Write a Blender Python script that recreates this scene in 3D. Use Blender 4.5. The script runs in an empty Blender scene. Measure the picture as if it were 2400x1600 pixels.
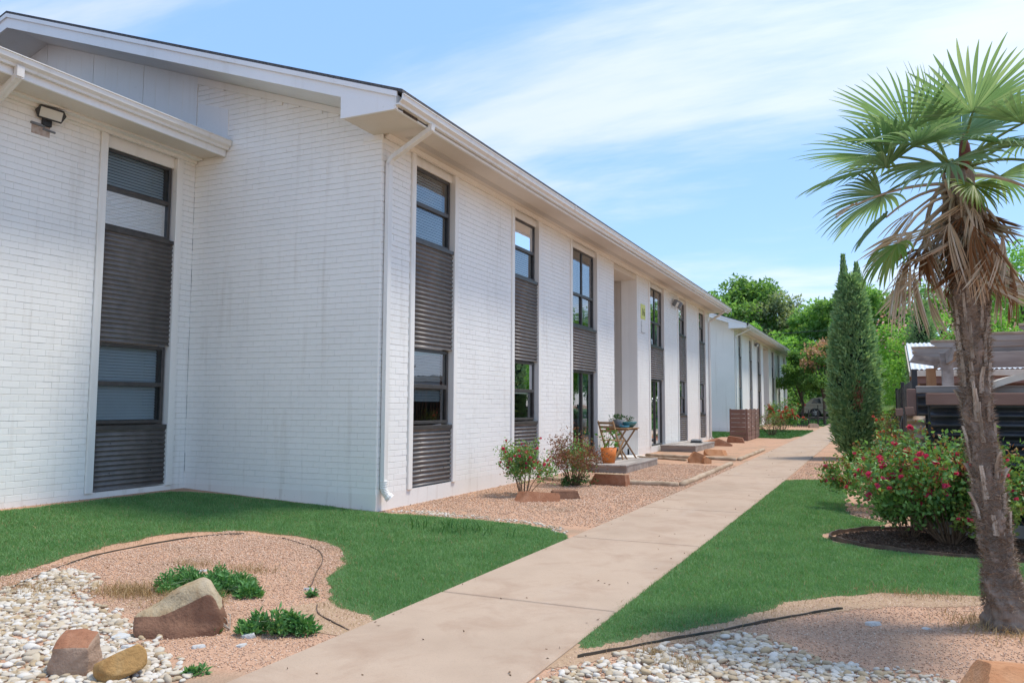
import bpy, bmesh, math, random
import numpy as np
from mathutils import Vector, Matrix, Euler

S = bpy.context.scene
R = math.radians
# ------------------------------------------------------------------ camera
cam_d = bpy.data.cameras.new("camera"); cam = bpy.data.objects.new("camera", cam_d)
S.collection.objects.link(cam); S.camera = cam
cam_d.sensor_width = 36.0; cam_d.lens = 27.854; cam_d.clip_end = 3000; cam_d.clip_start = .05
PITCH, YAW, ROLL = 0.0801, 0.4337, 0.0047
_f = Vector((-math.sin(YAW)*math.cos(PITCH), math.cos(YAW)*math.cos(PITCH), math.sin(PITCH)))
_r = Vector((math.cos(YAW), math.sin(YAW), 0)); _u = _r.cross(_f)
_r2 = math.cos(ROLL)*_r + math.sin(ROLL)*_u; _u2 = -math.sin(ROLL)*_r + math.cos(ROLL)*_u
cam.matrix_world = Matrix(((_r2.x,_u2.x,-_f.x,6.0249),(_r2.y,_u2.y,-_f.y,-8.7892),(_r2.z,_u2.z,-_f.z,1.3999),(0,0,0,1)))
# ------------------------------------------------------------------ world sky with thin cirrus
SUN_EL, SUN_AZ = R(67.0), math.atan2(.82, .57)
SKY_STRENGTH, SUN_STRENGTH, EXPOSURE = 0.15, 1.1, 1.80
w = bpy.data.worlds.new("World"); S.world = w; w.use_nodes = True
nt = w.node_tree; nt.nodes.clear(); N = nt.nodes.new; L = nt.links.new
sky = N('ShaderNodeTexSky'); sky.sky_type = 'NISHITA'; sky.sun_disc = False
sky.sun_elevation = SUN_EL; sky.sun_rotation = SUN_AZ; sky.air_density = .8; sky.dust_density = .15; sky.ozone_density = 2.0; sky.altitude = 100
tc = N('ShaderNodeTexCoord'); sep = N('ShaderNodeSeparateXYZ'); L(tc.outputs['Generated'], sep.inputs[0])
zz = N('ShaderNodeMath'); zz.operation = 'MAXIMUM'; L(sep.outputs['Z'], zz.inputs[0]); zz.inputs[1].default_value = 0.0
zp = N('ShaderNodeMath'); zp.operation = 'ADD'; L(zz.outputs[0], zp.inputs[0]); zp.inputs[1].default_value = 0.16
dx = N('ShaderNodeMath'); dx.operation = 'DIVIDE'; L(sep.outputs['X'], dx.inputs[0]); L(zp.outputs[0], dx.inputs[1])
dy = N('ShaderNodeMath'); dy.operation = 'DIVIDE'; L(sep.outputs['Y'], dy.inputs[0]); L(zp.outputs[0], dy.inputs[1])
cb = N('ShaderNodeCombineXYZ'); L(dx.outputs[0], cb.inputs[0]); L(dy.outputs[0], cb.inputs[1])
mp = N('ShaderNodeMapping'); L(cb.outputs[0], mp.inputs[0]); mp.inputs['Rotation'].default_value = (0, 0, R(-38)); mp.inputs['Scale'].default_value = (.30, .8, 1); mp.inputs['Location'].default_value = (.2, 1.0, 0)
n1 = N('ShaderNodeTexNoise'); L(mp.outputs[0], n1.inputs['Vector']); n1.inputs['Scale'].default_value = 1.5; n1.inputs['Detail'].default_value = 8; n1.inputs['Roughness'].default_value = .58; n1.inputs['Distortion'].default_value = .35
cr = N('ShaderNodeValToRGB'); L(n1.outputs['Fac'], cr.inputs[0])
cr.color_ramp.elements[0].position = .46; cr.color_ramp.elements[1].position = .68; cr.color_ramp.interpolation = 'EASE'
hs = N('ShaderNodeHueSaturation'); hs.inputs['Saturation'].default_value = 1.20; L(sky.outputs[0], hs.inputs['Color'])
mx = N('ShaderNodeMix'); mx.data_type = 'RGBA'; L(cr.outputs[0], mx.inputs['Factor']); hz = N('ShaderNodeMix'); hz.data_type = 'RGBA'; hz.blend_type = 'MULTIPLY'; hz.inputs['Factor'].default_value = 1; L(hs.outputs[0], hz.inputs['A']); hz.inputs['B'].default_value = (1.02, .90, .84, 1)
hv = N('ShaderNodeMix'); hv.data_type = 'RGBA'; hv.inputs['Factor'].default_value = .76; L(hz.outputs['Result'], hv.inputs['A']); hv.inputs['B'].default_value = (.62, 1.18, 2.55, 1); L(hv.outputs['Result'], mx.inputs['A']); mx.inputs['B'].default_value = (2.75, 3.1, 3.5, 1)
cf = N('ShaderNodeMath'); cf.operation = 'MULTIPLY'; L(cr.outputs[0], cf.inputs[0]); cf.inputs[1].default_value = .44; L(cf.outputs[0], mx.inputs['Factor'])
# thin cloud scatters forward: brighter toward the sun
sv = N('ShaderNodeVectorMath'); sv.operation = 'DOT_PRODUCT'; L(tc.outputs['Generated'], sv.inputs[0])
sv.inputs[1].default_value = (math.sin(SUN_AZ)*math.cos(SUN_EL), math.cos(SUN_AZ)*math.cos(SUN_EL), math.sin(SUN_EL))
sm = N('ShaderNodeMath'); sm.operation = 'MAXIMUM'; L(sv.outputs['Value'], sm.inputs[0]); sm.inputs[1].default_value = 0
sp_ = N('ShaderNodeMath'); sp_.operation = 'POWER'; L(sm.outputs[0], sp_.inputs[0]); sp_.inputs[1].default_value = 3.0
sk = N('ShaderNodeMath'); sk.operation = 'MULTIPLY_ADD'; L(sp_.outputs[0], sk.inputs[0]); sk.inputs[1].default_value = 1.5; sk.inputs[2].default_value = 1.0
cs = N('ShaderNodeVectorMath'); cs.operation = 'SCALE'; cs.inputs[0].default_value = (2.2, 2.3, 2.45); L(sk.outputs[0], cs.inputs['Scale']); L(cs.outputs[0], mx.inputs['B'])
bg = N('ShaderNodeBackground'); hb = N('ShaderNodeMix'); hb.data_type = 'RGBA'; hb.blend_type = 'MULTIPLY'; hb.inputs['Factor'].default_value = 1; L(mx.outputs['Result'], hb.inputs['A']); hb.inputs['B'].default_value = (1.10, .98, .81, 1); L(hb.outputs['Result'], bg.inputs['Color']); bg.inputs['Strength'].default_value = SKY_STRENGTH
wo = N('ShaderNodeOutputWorld'); L(bg.outputs[0], wo.inputs['Surface'])
# ------------------------------------------------------------------ sun, exposure
sd = bpy.data.lights.new("sun", 'SUN'); sd.energy = SUN_STRENGTH; sd.angle = R(10); sd.color = (1, .93, .82)
sun = bpy.data.objects.new("sun", sd); S.collection.objects.link(sun)
_s = Vector((math.sin(SUN_AZ)*math.cos(SUN_EL), math.cos(SUN_AZ)*math.cos(SUN_EL), math.sin(SUN_EL)))
sun.rotation_euler = _s.to_track_quat('Z', 'Y').to_euler(); sun.location = (20, 20, 40)
vs = S.view_settings; vs.view_transform = 'Standard'; vs.look = 'None'; vs.exposure = EXPOSURE; vs.gamma = 1
S.cycles.use_denoising = True; S.cycles.max_bounces = 8; S.cycles.transparent_max_bounces = 12; S.cycles.caustics_reflective = False; S.cycles.caustics_refractive = False

# ================================================================== materials
def newmat(name):
    m = bpy.data.materials.new(name); m.use_nodes = True
    t = m.node_tree; b = t.nodes['Principled BSDF']; return m, t, b
def _noise(t, scale, detail=5, rough=.55, coord=None, stretch=None, dist=0):
    n = t.nodes.new('ShaderNodeTexNoise'); n.inputs['Scale'].default_value = scale; n.inputs['Detail'].default_value = detail
    n.inputs['Roughness'].default_value = rough; n.inputs['Distortion'].default_value = dist
    c = coord or t.nodes.new('ShaderNodeTexCoord').outputs['Object']
    if stretch:
        mp = t.nodes.new('ShaderNodeMapping'); mp.inputs['Scale'].default_value = stretch; t.links.new(c, mp.inputs[0]); c = mp.outputs[0]
    t.links.new(c, n.inputs['Vector']); return n.outputs['Fac']
def _ramp(t, fac, stops):
    r = t.nodes.new('ShaderNodeValToRGB'); e = r.color_ramp.elements
    while len(e) < len(stops): e.new(.5)
    for i, (p, c) in enumerate(stops): e[i].position = p; e[i].color = (*c[:3], 1)
    t.links.new(fac, r.inputs[0]); return r.outputs[0]
def _mix(t, fac, a, b, mode='MIX'):
    m = t.nodes.new('ShaderNodeMix'); m.data_type = 'RGBA'; m.blend_type = mode
    for k, v in (('Factor', fac), ('A', a), ('B', b)):
        if isinstance(v, (int, float)): m.inputs[k].default_value = v
        elif isinstance(v, tuple): m.inputs[k].default_value = (*v[:3], 1)
        else: t.links.new(v, m.inputs[k])
    return m.outputs['Result']
def _bump(t, b, h, strength, dist):
    bp = t.nodes.new('ShaderNodeBump'); bp.inputs['Strength'].default_value = strength; bp.inputs['Distance'].default_value = dist
    t.links.new(h, bp.inputs['Height']); t.links.new(bp.outputs[0], b.inputs['Normal'])
def mat(name, c1, c2=None, scale=4, rough=.7, spec=.3, metal=0, bump=0, bscale=40, stretch=None, bdist=.01, c3=None, lo=.35, hi=.65, detail=6):
    m, t, b = newmat(name); b.inputs['Roughness'].default_value = rough; b.inputs['Metallic'].default_value = metal
    b.inputs['Specular IOR Level'].default_value = spec
    if c2 is None: b.inputs['Base Color'].default_value = (*c1, 1)
    else:
        st = [(lo, c1), (hi, c2)] if c3 is None else [(lo, c1), ((lo+hi)/2, c2), (hi, c3)]
        t.links.new(_ramp(t, _noise(t, scale, detail, stretch=stretch), st), b.inputs['Base Color'])
    if bump: _bump(t, b, _noise(t, bscale, 6, stretch=stretch), bump, bdist)
    return m
def leafmat(name, cols, trans=.3, rough=.5, spec=.35, vary=1.0):
    m, t, b = newmat(name); g = t.nodes.new('ShaderNodeNewGeometry')
    n = len(cols); st = [((i+.5)/n, c) for i, c in enumerate(cols)]
    col = _ramp(t, g.outputs['Random Per Island'], st)
    nz = _noise(t, 2.4, 4); col = _mix(t, .45*vary, col, _ramp(t, nz, [(.3, cols[0]), (.7, cols[-1])]))
    t.links.new(col, b.inputs['Base Color']); b.inputs['Roughness'].default_value = rough; b.inputs['Specular IOR Level'].default_value = spec
    tr = t.nodes.new('ShaderNodeBsdfTranslucent'); t.links.new(_mix(t, 1.0, col, (1.0, 1.0, .55), 'MULTIPLY'), tr.inputs['Color'])
    ms = t.nodes.new('ShaderNodeMixShader'); ms.inputs[0].default_value = trans
    t.links.new(b.outputs[0], ms.inputs[1]); t.links.new(tr.outputs[0], ms.inputs[2]); t.links.new(ms.outputs[0], t.nodes['Material Output'].inputs['Surface'])
    return m
def glassmat(name, tint, refl=1.0, rough=.0):
    m, t, b = newmat(name); t.nodes.remove(b)
    tr = t.nodes.new('ShaderNodeBsdfTransparent'); tr.inputs['Color'].default_value = (*tint, 1)
    gl = t.nodes.new('ShaderNodeBsdfGlossy'); gl.inputs['Roughness'].default_value = rough; gl.inputs['Color'].default_value = (.95, .97, 1, 1)
    n = _noise(t, 1.3, 2); bp = t.nodes.new('ShaderNodeBump'); bp.inputs['Strength'].default_value = .05; bp.inputs['Distance'].default_value = .05
    t.links.new(n, bp.inputs['Height']); t.links.new(bp.outputs[0], gl.inputs['Normal'])
    fr = t.nodes.new('ShaderNodeFresnel'); fr.inputs['IOR'].default_value = 1.7
    mu = t.nodes.new('ShaderNodeMath'); mu.operation = 'MULTIPLY'; mu.use_clamp = True; t.links.new(fr.outputs[0], mu.inputs[0]); mu.inputs[1].default_value = 1.5*refl
    ms = t.nodes.new('ShaderNodeMixShader'); t.links.new(mu.outputs[0], ms.inputs[0]); t.links.new(tr.outputs[0], ms.inputs[1]); t.links.new(gl.outputs[0], ms.inputs[2])
    t.links.new(ms.outputs[0], t.nodes['Material Output'].inputs['Surface']); return m
def paintmat(name, base, dirt, amount=.5, bump=.25, bscale=60, rough=.55):
    """weathered white paint: large tone drift, thin drip streaks, small specks"""
    m, t, b = newmat(name); co = t.nodes.new('ShaderNodeTexCoord').outputs['Object']
    big = _noise(t, .9, 4, coord=co); streak = _noise(t, 6, 5, coord=co, stretch=(1, 1, .09)); fine = _noise(t, 26, 3, coord=co)
    c = _mix(t, _ramp(t, big, [(.35, (0, 0, 0)), (.75, (1, 1, 1))]), base, tuple(x*.93 for x in base))
    c = _mix(t, _mix(t, 1.0, _ramp(t, streak, [(.56, (0, 0, 0)), (.80, (1, 1, 1))]), (amount,)*3, 'MULTIPLY'), c, dirt)
    c = _mix(t, _mix(t, 1.0, _ramp(t, fine, [(.66, (0, 0, 0)), (.74, (1, 1, 1))]), (amount*.6,)*3, 'MULTIPLY'), c, tuple(x*.75 for x in dirt))
    t.links.new(c, b.inputs['Base Color']); b.inputs['Roughness'].default_value = rough; b.inputs['Specular IOR Level'].default_value = .3
    _bump(t, b, _noise(t, bscale, 5, coord=co), bump, .004); return m
def groundmat(name, cols, cell=85, bump=.6, patch=None, pscale=.9):
    m, t, b = newmat(name); co = t.nodes.new('ShaderNodeTexCoord').outputs['Object']
    v = t.nodes.new('ShaderNodeTexVoronoi'); v.inputs['Scale'].default_value = cell; t.links.new(co, v.inputs['Vector'])
    sp = t.nodes.new('ShaderNodeSeparateColor'); t.links.new(v.outputs['Color'], sp.inputs[0])
    n = len(cols); c = _ramp(t, sp.outputs[0], [((i+.5)/n, x) for i, x in enumerate(cols)])
    c = _mix(t, .55, c, _ramp(t, _noise(t, 5, 6, coord=co), [(.3, cols[0]), (.7, cols[-1])]))
    if patch: c = _mix(t, _ramp(t, _noise(t, pscale, 6, .6, coord=co), [(.5, (0, 0, 0)), (.68, (1, 1, 1))]), c, patch)
    t.links.new(c, b.inputs['Base Color']); b.inputs['Roughness'].default_value = .95; b.inputs['Specular IOR Level'].default_value = .1
    h = _mix(t, .5, v.outputs['Distance'], _noise(t, 30, 6, coord=co)); _bump(t, b, h, bump, .012); return m

M = {}
M['brick'] = paintmat('painted_brick', (.88, .86, .815), (.56, .50, .42), .38, .30, 45)
M['mortar'] = paintmat('painted_mortar', (.84, .82, .775), (.50, .46, .41), .3, .4, 60)
M['found'] = paintmat('painted_concrete', (.84, .81, .76), (.45, .36, .28), .55, .5, 30)
M['trim'] = paintmat('trim_paint', (.86, .83, .77), (.55, .48, .38), .25, .12, 30)
M['soffit'] = paintmat('soffit_bounce_tan', (.74, .67, .58), (.55, .47, .37), .25, .1, 30)  # tan base colour includes the warm light bounced up from the ground
M['fascia'] = paintmat('fascia_paint', (.85, .845, .835), (.58, .53, .46), .35, .15, 12)
M['gutter'] = paintmat('gutter_metal', (.80, .775, .73), (.52, .43, .32), .45, .05, 20, .4)
M['vent'] = mat('soffit_vent', (.50, .46, .41), (.66, .61, .55), scale=160, lo=.45, hi=.55)
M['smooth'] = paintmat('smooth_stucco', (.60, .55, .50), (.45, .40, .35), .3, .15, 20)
M['siding'] = paintmat('siding_paint', (.83, .825, .81), (.60, .56, .50), .3, .15, 20)
M['shingle'] = mat('asphalt_shingle', (.06, .06, .065), (.13, .125, .12), scale=30, rough=.95, bump=.6)
M['bronze'] = mat('bronze_frame', (.060, .054, .050), (.085, .077, .07), scale=8, rough=.42, spec=.5, metal=.3)
def corrmat(name, c1, c2, rough):
    m, t, b = newmat(name); co = t.nodes.new('ShaderNodeTexCoord').outputs['Object']
    c = _ramp(t, _noise(t, 7, 6, coord=co), [(.35, c1), (.7, c2)])
    c = _mix(t, _ramp(t, _noise(t, 35, 4, coord=co), [(.66, (0, 0, 0)), (.75, (.5, .5, .5))]), c, (.22, .20, .18))
    t.links.new(c, b.inputs['Base Color']); b.inputs['Metallic'].default_value = .25; b.inputs['Roughness'].default_value = rough+.08; b.inputs['Specular IOR Level'].default_value = .5
    return m
M['corr'] = corrmat('charcoal_corrugated_metal', (.150, .135, .125), (.20, .18, .168), .36)
M['corrblk'] = corrmat('black_corrugated_metal', (.035, .037, .042), (.055, .057, .064), .22)
M['glass_screen'] = glassmat('screened_glass', (.60, .69, .74), .40)
M['glass'] = glassmat('window_glass', (.66, .74, .77), 1.1)
M['glass_green'] = glassmat('door_glass', (.42, .58, .55), 1.1)
M['blind'] = mat('window_blind', (.78, .78, .76), (.84, .84, .82), scale=3)
M['curtain'] = mat('curtain_cloth', (.16, .165, .17), (.30, .31, .31), scale=6)
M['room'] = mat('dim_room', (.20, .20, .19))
M['path'] = None
def pathmat():
    m, t, b = newmat('worn_concrete'); co = t.nodes.new('ShaderNodeTexCoord').outputs['Object']
    c = _ramp(t, _noise(t, .7, 6, .6, coord=co), [(.3, (.385, .285, .207)), (.55, (.455, .342, .252)), (.75, (.42, .305, .218))])
    c = _mix(t, _ramp(t, _noise(t, 2.2, 7, .65, coord=co, dist=.6), [(.48, (0, 0, 0)), (.74, (.75, .75, .75))]), c, (.335, .225, .155))
    c = _mix(t, _ramp(t, _noise(t, 160, 3, coord=co), [(.55, (0, 0, 0)), (.75, (.5, .5, .5))]), c, (.27, .21, .17))
    c = _mix(t, _ramp(t, _noise(t, 1.4, 5, coord=co, stretch=(1, .25, 1)), [(.60, (0, 0, 0)), (.75, (.35, .35, .35))]), c, (.46, .39, .33))
    t.links.new(c, b.inputs['Base Color']); b.inputs['Roughness'].default_value = .85; b.inputs['Specular IOR Level'].default_value = .2
    _bump(t, b, _noise(t, 120, 4, coord=co), .25, .004); return m
M['path'] = pathmat()
M['ground'] = groundmat('pink_granite_ground', [(0.417, 0.246, 0.158), (0.538, 0.339, 0.231), (0.646, 0.425, 0.297), (0.497, 0.302, 0.197)], 75, .7, (.34, .24, .165), 1.1)
M['farground'] = M['ground']
M['soil'] = groundmat('lawn_soil', [(.10, .17, .065), (.13, .19, .08), (.09, .145, .06)], 60, .8)
M['drysoil'] = groundmat('dry_thatch', [(.36, .24, .15), (.48, .34, .22), (.42, .29, .19)], 50, .9)
M['mulch'] = groundmat('brown_mulch', [(.075, .045, .03), (.13, .08, .055), (.19, .125, .09), (.10, .065, .045)], 38, 1.0)
M['asphalt'] = mat('asphalt', (.05, .05, .05), (.08, .078, .075), scale=20, rough=.9, bump=.3, bscale=150)
M['grass'] = leafmat('turf_grass', [(0.102, 0.253, 0.081), (0.133, 0.314, 0.102), (0.171, 0.365, 0.124), (0.267, 0.432, 0.187)], .4, .55, .25)
M['drygrass'] = leafmat('dry_grass', [(.30, .19, .09), (.42, .29, .15), (.50, .37, .21)], .2, .8, .1)
M['chip'] = leafmat('granite_chips', [(0.357, 0.210, 0.133), (0.546, 0.360, 0.257), (0.651, 0.460, 0.342), (0.441, 0.270, 0.180), (0.735, 0.560, 0.427)], 0, .9, .15, .4)
M['pebble'] = leafmat('white_pebbles', [(0.368, 0.285, 0.184), (0.534, 0.478, 0.396), (0.626, 0.589, 0.524), (0.506, 0.423, 0.304), (0.644, 0.607, 0.552), (0.442, 0.331, 0.202)], 0, .75, .25, .15)
def rockmat(name, cols, scale=3.0, band=True):
    m, t, b = newmat(name); co = t.nodes.new('ShaderNodeTexCoord').outputs['Object']
    c = _ramp(t, _noise(t, scale, 8, .6, coord=co, dist=.8), [(.28+.44*i/(len(cols)-1), x) for i, x in enumerate(cols)])
    c = _mix(t, _ramp(t, _noise(t, 22, 5, coord=co), [(.55, (0, 0, 0)), (.8, (.6, .6, .6))]), c, tuple(x*.5 for x in cols[0]))
    t.links.new(c, b.inputs['Base Color']); b.inputs['Roughness'].default_value = .85; b.inputs['Specular IOR Level'].default_value = .2
    _bump(t, b, _mix(t, .5, _noise(t, 14, 8, .6, coord=co), _noise(t, 60, 6, coord=co)), .7, .02); return m
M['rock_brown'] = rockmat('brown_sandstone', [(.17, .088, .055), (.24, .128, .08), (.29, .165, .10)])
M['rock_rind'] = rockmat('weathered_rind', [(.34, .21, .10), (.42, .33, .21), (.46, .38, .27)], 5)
M['rock_pink'] = rockmat('pinkish_sandstone', [(.29, .18, .12), (.38, .26, .185), (.45, .32, .24)], 4)
M['rock_red'] = rockmat('red_sandstone', [(.26, .105, .055), (.34, .16, .09), (.36, .20, .13)], 4)
M['rock_ochre'] = rockmat('ochre_sandstone', [(.28, .15, .055), (.40, .235, .09), (.38, .27, .14)], 5)
M['rock_orange'] = rockmat('orange_sandstone', [(.40, .17, .075), (.48, .24, .12), (.52, .30, .18)], 3)
M['rock_white'] = rockmat('pale_limestone', [(.42, .41, .39), (.56, .56, .54), (.66, .65, .62)], 6)
M['stem'] = mat('woody_stem', (.12, .075, .045), (.22, .15, .10), scale=20, rough=.9)
M['bark'] = mat('tree_bark', (.07, .05, .038), (.15, .115, .09), scale=14, rough=.95, bump=.6, bscale=20, stretch=(1, 1, .2))
M['wood_grey'] = mat('weathered_grey_wood', (.25, .22, .195), (.45, .41, .37), scale=5, rough=.85, bump=.3, bscale=30, stretch=(1, .12, 1))
M['wood_greyx'] = mat('weathered_grey_beam', (.23, .195, .17), (.42, .365, .32), scale=5, rough=.85, bump=.3, bscale=30, stretch=(.12, 1, 1))
M['wood_tan'] = mat('tan_wood', (.30, .17, .085), (.42, .27, .15), scale=6, rough=.8, stretch=(1, 1, .15))
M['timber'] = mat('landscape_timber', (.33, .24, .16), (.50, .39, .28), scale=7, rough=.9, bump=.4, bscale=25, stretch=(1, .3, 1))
M['brown_board'] = mat('brown_painted_board', (.19, .105, .08), (.26, .155, .12), scale=6, rough=.75, bump=.25, bscale=30, stretch=(.2, .2, 1))
M['black_metal'] = mat('black_painted_metal', (.018, .018, .02), (.028, .028, .03), scale=6, rough=.45, spec=.5)
M['rust'] = mat('rusty_corrugated', (.30, .19, .115), (.42, .30, .21), scale=5, rough=.8, c3=(.35, .31, .27))
M['white_metal'] = mat('pale_metal_roof', (.62, .64, .66), (.70, .71, .72), scale=3, rough=.4, metal=.2)
M['cream'] = mat('cream_canvas', (.62, .54, .42), (.72, .66, .55), scale=4, rough=.85)
M['terra'] = mat('orange_plastic_pot', (.62, .17, .035), (.68, .21, .05), scale=4, rough=.5)
M['teal'] = mat('teal_glaze', (.03, .14, .15), (.09, .24, .23), scale=9, rough=.3, spec=.5)
M['blue'] = mat('blue_glaze', (.06, .22, .33), (.09, .30, .42), scale=6, rough=.35)
M['grey_pot'] = mat('grey_pot', (.16, .17, .18), (.22, .23, .24), scale=6, rough=.6)
M['white_pot'] = mat('white_pot', (.62, .60, .57), rough=.5)
M['darkgrey'] = mat('dark_grey_plastic', (.045, .047, .05), rough=.5)
M['edging'] = mat('green_black_edging', (.035, .045, .036), (.10, .075, .055), scale=6, rough=.5)
M['edging_brown'] = mat('rusty_edging', (.07, .048, .036), (.16, .11, .08), scale=8, rough=.6)
M['sign_yellow'] = mat('yellow_green_sign', (.70, .72, .19), (.74, .76, .24), scale=3, rough=.5)
M['black'] = mat('black_print', (.02, .02, .02))
M['lens'] = mat('floodlight_lens', (.62, .62, .57), rough=.25, spec=.5)
# ================================================================== helpers
COL = S.collection
def tag(o, label=None, cat=None, group=None, kind=None):
    if label: o['label'] = label
    if cat: o['category'] = cat
    if group: o['group'] = group
    if kind: o['kind'] = kind
    return o
def empty(name, loc=(0, 0, 0), rz=0, label=None, cat=None, group=None, kind=None):
    o = bpy.data.objects.new(name, None); COL.objects.link(o); o.location = loc; o.rotation_euler = (0, 0, rz); o.empty_display_size = .1
    return tag(o, label, cat, group, kind)
def link(name, me, parent=None, m=None):
    o = bpy.data.objects.new(name, me); COL.objects.link(o)
    if parent is not None: o.parent = parent
    if m is not None and not me.materials:
        for x in (m if isinstance(m, (list, tuple)) else [m]): me.materials.append(x)
    return o
def mesh_np(name, V, F, mi=None, smooth=False):
    """V (n,3) array, F (m,3|4) array"""
    V = np.asarray(V, np.float32); F = np.asarray(F, np.int32); k = F.shape[1]
    me = bpy.data.meshes.new(name); me.vertices.add(len(V)); me.vertices.foreach_set('co', V.ravel())
    me.loops.add(F.size); me.loops.foreach_set('vertex_index', F.ravel())
    me.polygons.add(len(F)); me.polygons.foreach_set('loop_start', np.arange(0, F.size, k, dtype=np.int32))
    try: me.polygons.foreach_set('loop_total', np.full(len(F), k, np.int32))
    except Exception: pass
    if mi is not None: me.polygons.foreach_set('material_index', np.asarray(mi, np.int32))
    if smooth: me.polygons.foreach_set('use_smooth', np.ones(len(F), bool))
    me.update(calc_edges=True); me.validate(); return me
class MB:
    def __init__(s): s.v = []; s.f = []; s.m = []
    def add(s, vs, fs, mi=0):
        b = len(s.v); s.v += [tuple(p) for p in vs]; s.f += [tuple(i+b for i in f) for f in fs]; s.m += [mi]*len(fs); return s
    def box(s, x0, x1, y0, y1, z0, z1, mi=0):
        v = [(x, y, z) for z in (z0, z1) for y in (y0, y1) for x in (x0, x1)]
        return s.add(v, [(0, 2, 3, 1), (4, 5, 7, 6), (0, 1, 5, 4), (2, 6, 7, 3), (0, 4, 6, 2), (1, 3, 7, 5)], mi)
    def cbox(s, x0, x1, y0, y1, z0, z1, b=.005, mi=0):
        c = ((x0+x1)/2, (y0+y1)/2, (z0+z1)/2); h = ((x1-x0)/2, (y1-y0)/2, (z1-z0)/2); b = min(b, min(h)*.9); V = []; ix = {}
        for sx in (-1, 1):
            for sy in (-1, 1):
                for sz in (-1, 1):
                    sg = (sx, sy, sz)
                    for a in range(3):
                        ix[(sx, sy, sz, a)] = len(V); V.append(tuple(c[i]+sg[i]*(h[i] if i == a else h[i]-b) for i in range(3)))
        F = []
        for a in range(3):
            o = [i for i in range(3) if i != a]
            for sa in (-1, 1):
                q = []
                for s1, s2 in ((-1, -1), (1, -1), (1, 1), (-1, 1)):
                    sg = [0, 0, 0]; sg[a] = sa; sg[o[0]] = s1; sg[o[1]] = s2; q.append(ix[(*sg, a)])
                F.append(q)
            for s1 in (-1, 1):
                for s2 in (-1, 1):
                    p = [0, 0, 0]; p[o[0]] = s1; p[o[1]] = s2; p[a] = -1; r = list(p); r[a] = 1
                    F.append([ix[(*p, o[0])], ix[(*r, o[0])], ix[(*r, o[1])], ix[(*p, o[1])]])
        for sx in (-1, 1):
            for sy in (-1, 1):
                for sz in (-1, 1): F.append([ix[(sx, sy, sz, a)] for a in range(3)])
        G = []
        for f in F:
            p = [Vector(V[i]) for i in f]; n = (p[1]-p[0]).cross(p[2]-p[0]); ce = sum(p, Vector())/len(p)-Vector(c)
            G.append(tuple(f) if n.dot(ce) > 0 else tuple(reversed(f)))
        return s.add(V, G, mi)
    def prism(s, poly, axis, a0, a1, mi=0):
        """poly: 2-D points in the plane of the other two axes, extruded along axis"""
        def P(p, a):
            q = list(p); q.insert(axis, a); return q
        n = len(poly); v = [P(p, a0) for p in poly]+[P(p, a1) for p in poly]
        f = [(i, (i+1) % n, n+(i+1) % n, n+i) for i in range(n)]+[tuple(range(n-1, -1, -1)), tuple(range(n, 2*n))]
        return s.add(v, f, mi)
    def tube(s, pts, rad, n=8, mi=0, cap=True):
        pts = [Vector(p) for p in pts]; m = len(pts); rs = rad if isinstance(rad, (list, tuple)) else [rad]*m
        V = []; F = []; ref = Vector((0, 0, 1))
        for i, p in enumerate(pts):
            t = (pts[min(i+1, m-1)]-pts[max(i-1, 0)]).normalized()
            if i == 0: ref = Vector((0, 0, 1)) if abs(t.z) < .9 else Vector((1, 0, 0))
            a = t.cross(ref).normalized(); b2 = a.cross(t); ref = b2
            for j in range(n):
                g = 2*math.pi*j/n; V.append(p+(a*math.cos(g)+b2*math.sin(g))*rs[i])
        for i in range(m-1):
            for j in range(n): F.append((i*n+j, i*n+(j+1) % n, (i+1)*n+(j+1) % n, (i+1)*n+j))
        if cap: F += [tuple(range(n-1, -1, -1)), tuple(range((m-1)*n, m*n))]
        return s.add(V, F, mi)
    def sweep(s, prof, pts, mi=0, up=(0, 0, 1)):
        """closed 2-D profile (side, up) swept along a path"""
        pts = [Vector(p) for p in pts]; m = len(pts); n = len(prof); V = []; F = []
        for i, p in enumerate(pts):
            t = (pts[min(i+1, m-1)]-pts[max(i-1, 0)]).normalized(); a = t.cross(Vector(up)).normalized(); b2 = a.cross(t)
            for x, z in prof: V.append(p+a*x+b2*z)
        for i in range(m-1):
            for j in range(n): F.append((i*n+j, i*n+(j+1) % n, (i+1)*n+(j+1) % n, (i+1)*n+j))
        F += [tuple(range(n-1, -1, -1)), tuple(range((m-1)*n, m*n))]
        return s.add(V, F, mi)
    def lathe(s, prof, n=20, mi=0, c=(0, 0, 0)):
        V = []; F = []; m = len(prof)
        for r, z in prof:
            for j in range(n):
                g = 2*math.pi*j/n; V.append((c[0]+r*math.cos(g), c[1]+r*math.sin(g), c[2]+z))
        for i in range(m-1):
            for j in range(n): F.append((i*n+j, i*n+(j+1) % n, (i+1)*n+(j+1) % n, (i+1)*n+j))
        F += [tuple(range(n-1, -1, -1)), tuple(range((m-1)*n, m*n))]
        return s.add(V, F, mi)
    def mesh(s, name, m=None, smooth=False, off=(0, 0, 0)):
        me = bpy.data.meshes.new(name); me.from_pydata([(x-off[0], y-off[1], z-off[2]) for x, y, z in s.v], [], s.f)
        for x in ((m if isinstance(m, (list, tuple)) else [m]) if m else []): me.materials.append(x)
        for p, i in zip(me.polygons, s.m): p.material_index = i; p.use_smooth = smooth
        bm = bmesh.new(); bm.from_mesh(me); bmesh.ops.recalc_face_normals(bm, faces=bm.faces); bm.to_mesh(me); bm.free()
        me.update(); return me
    def build(s, name, m, parent=None, smooth=False, off=(0, 0, 0), loc=None):
        o = link(name, s.mesh(name, m, smooth, off), parent)
        if loc is not None: o.location = loc
        return o
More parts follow.
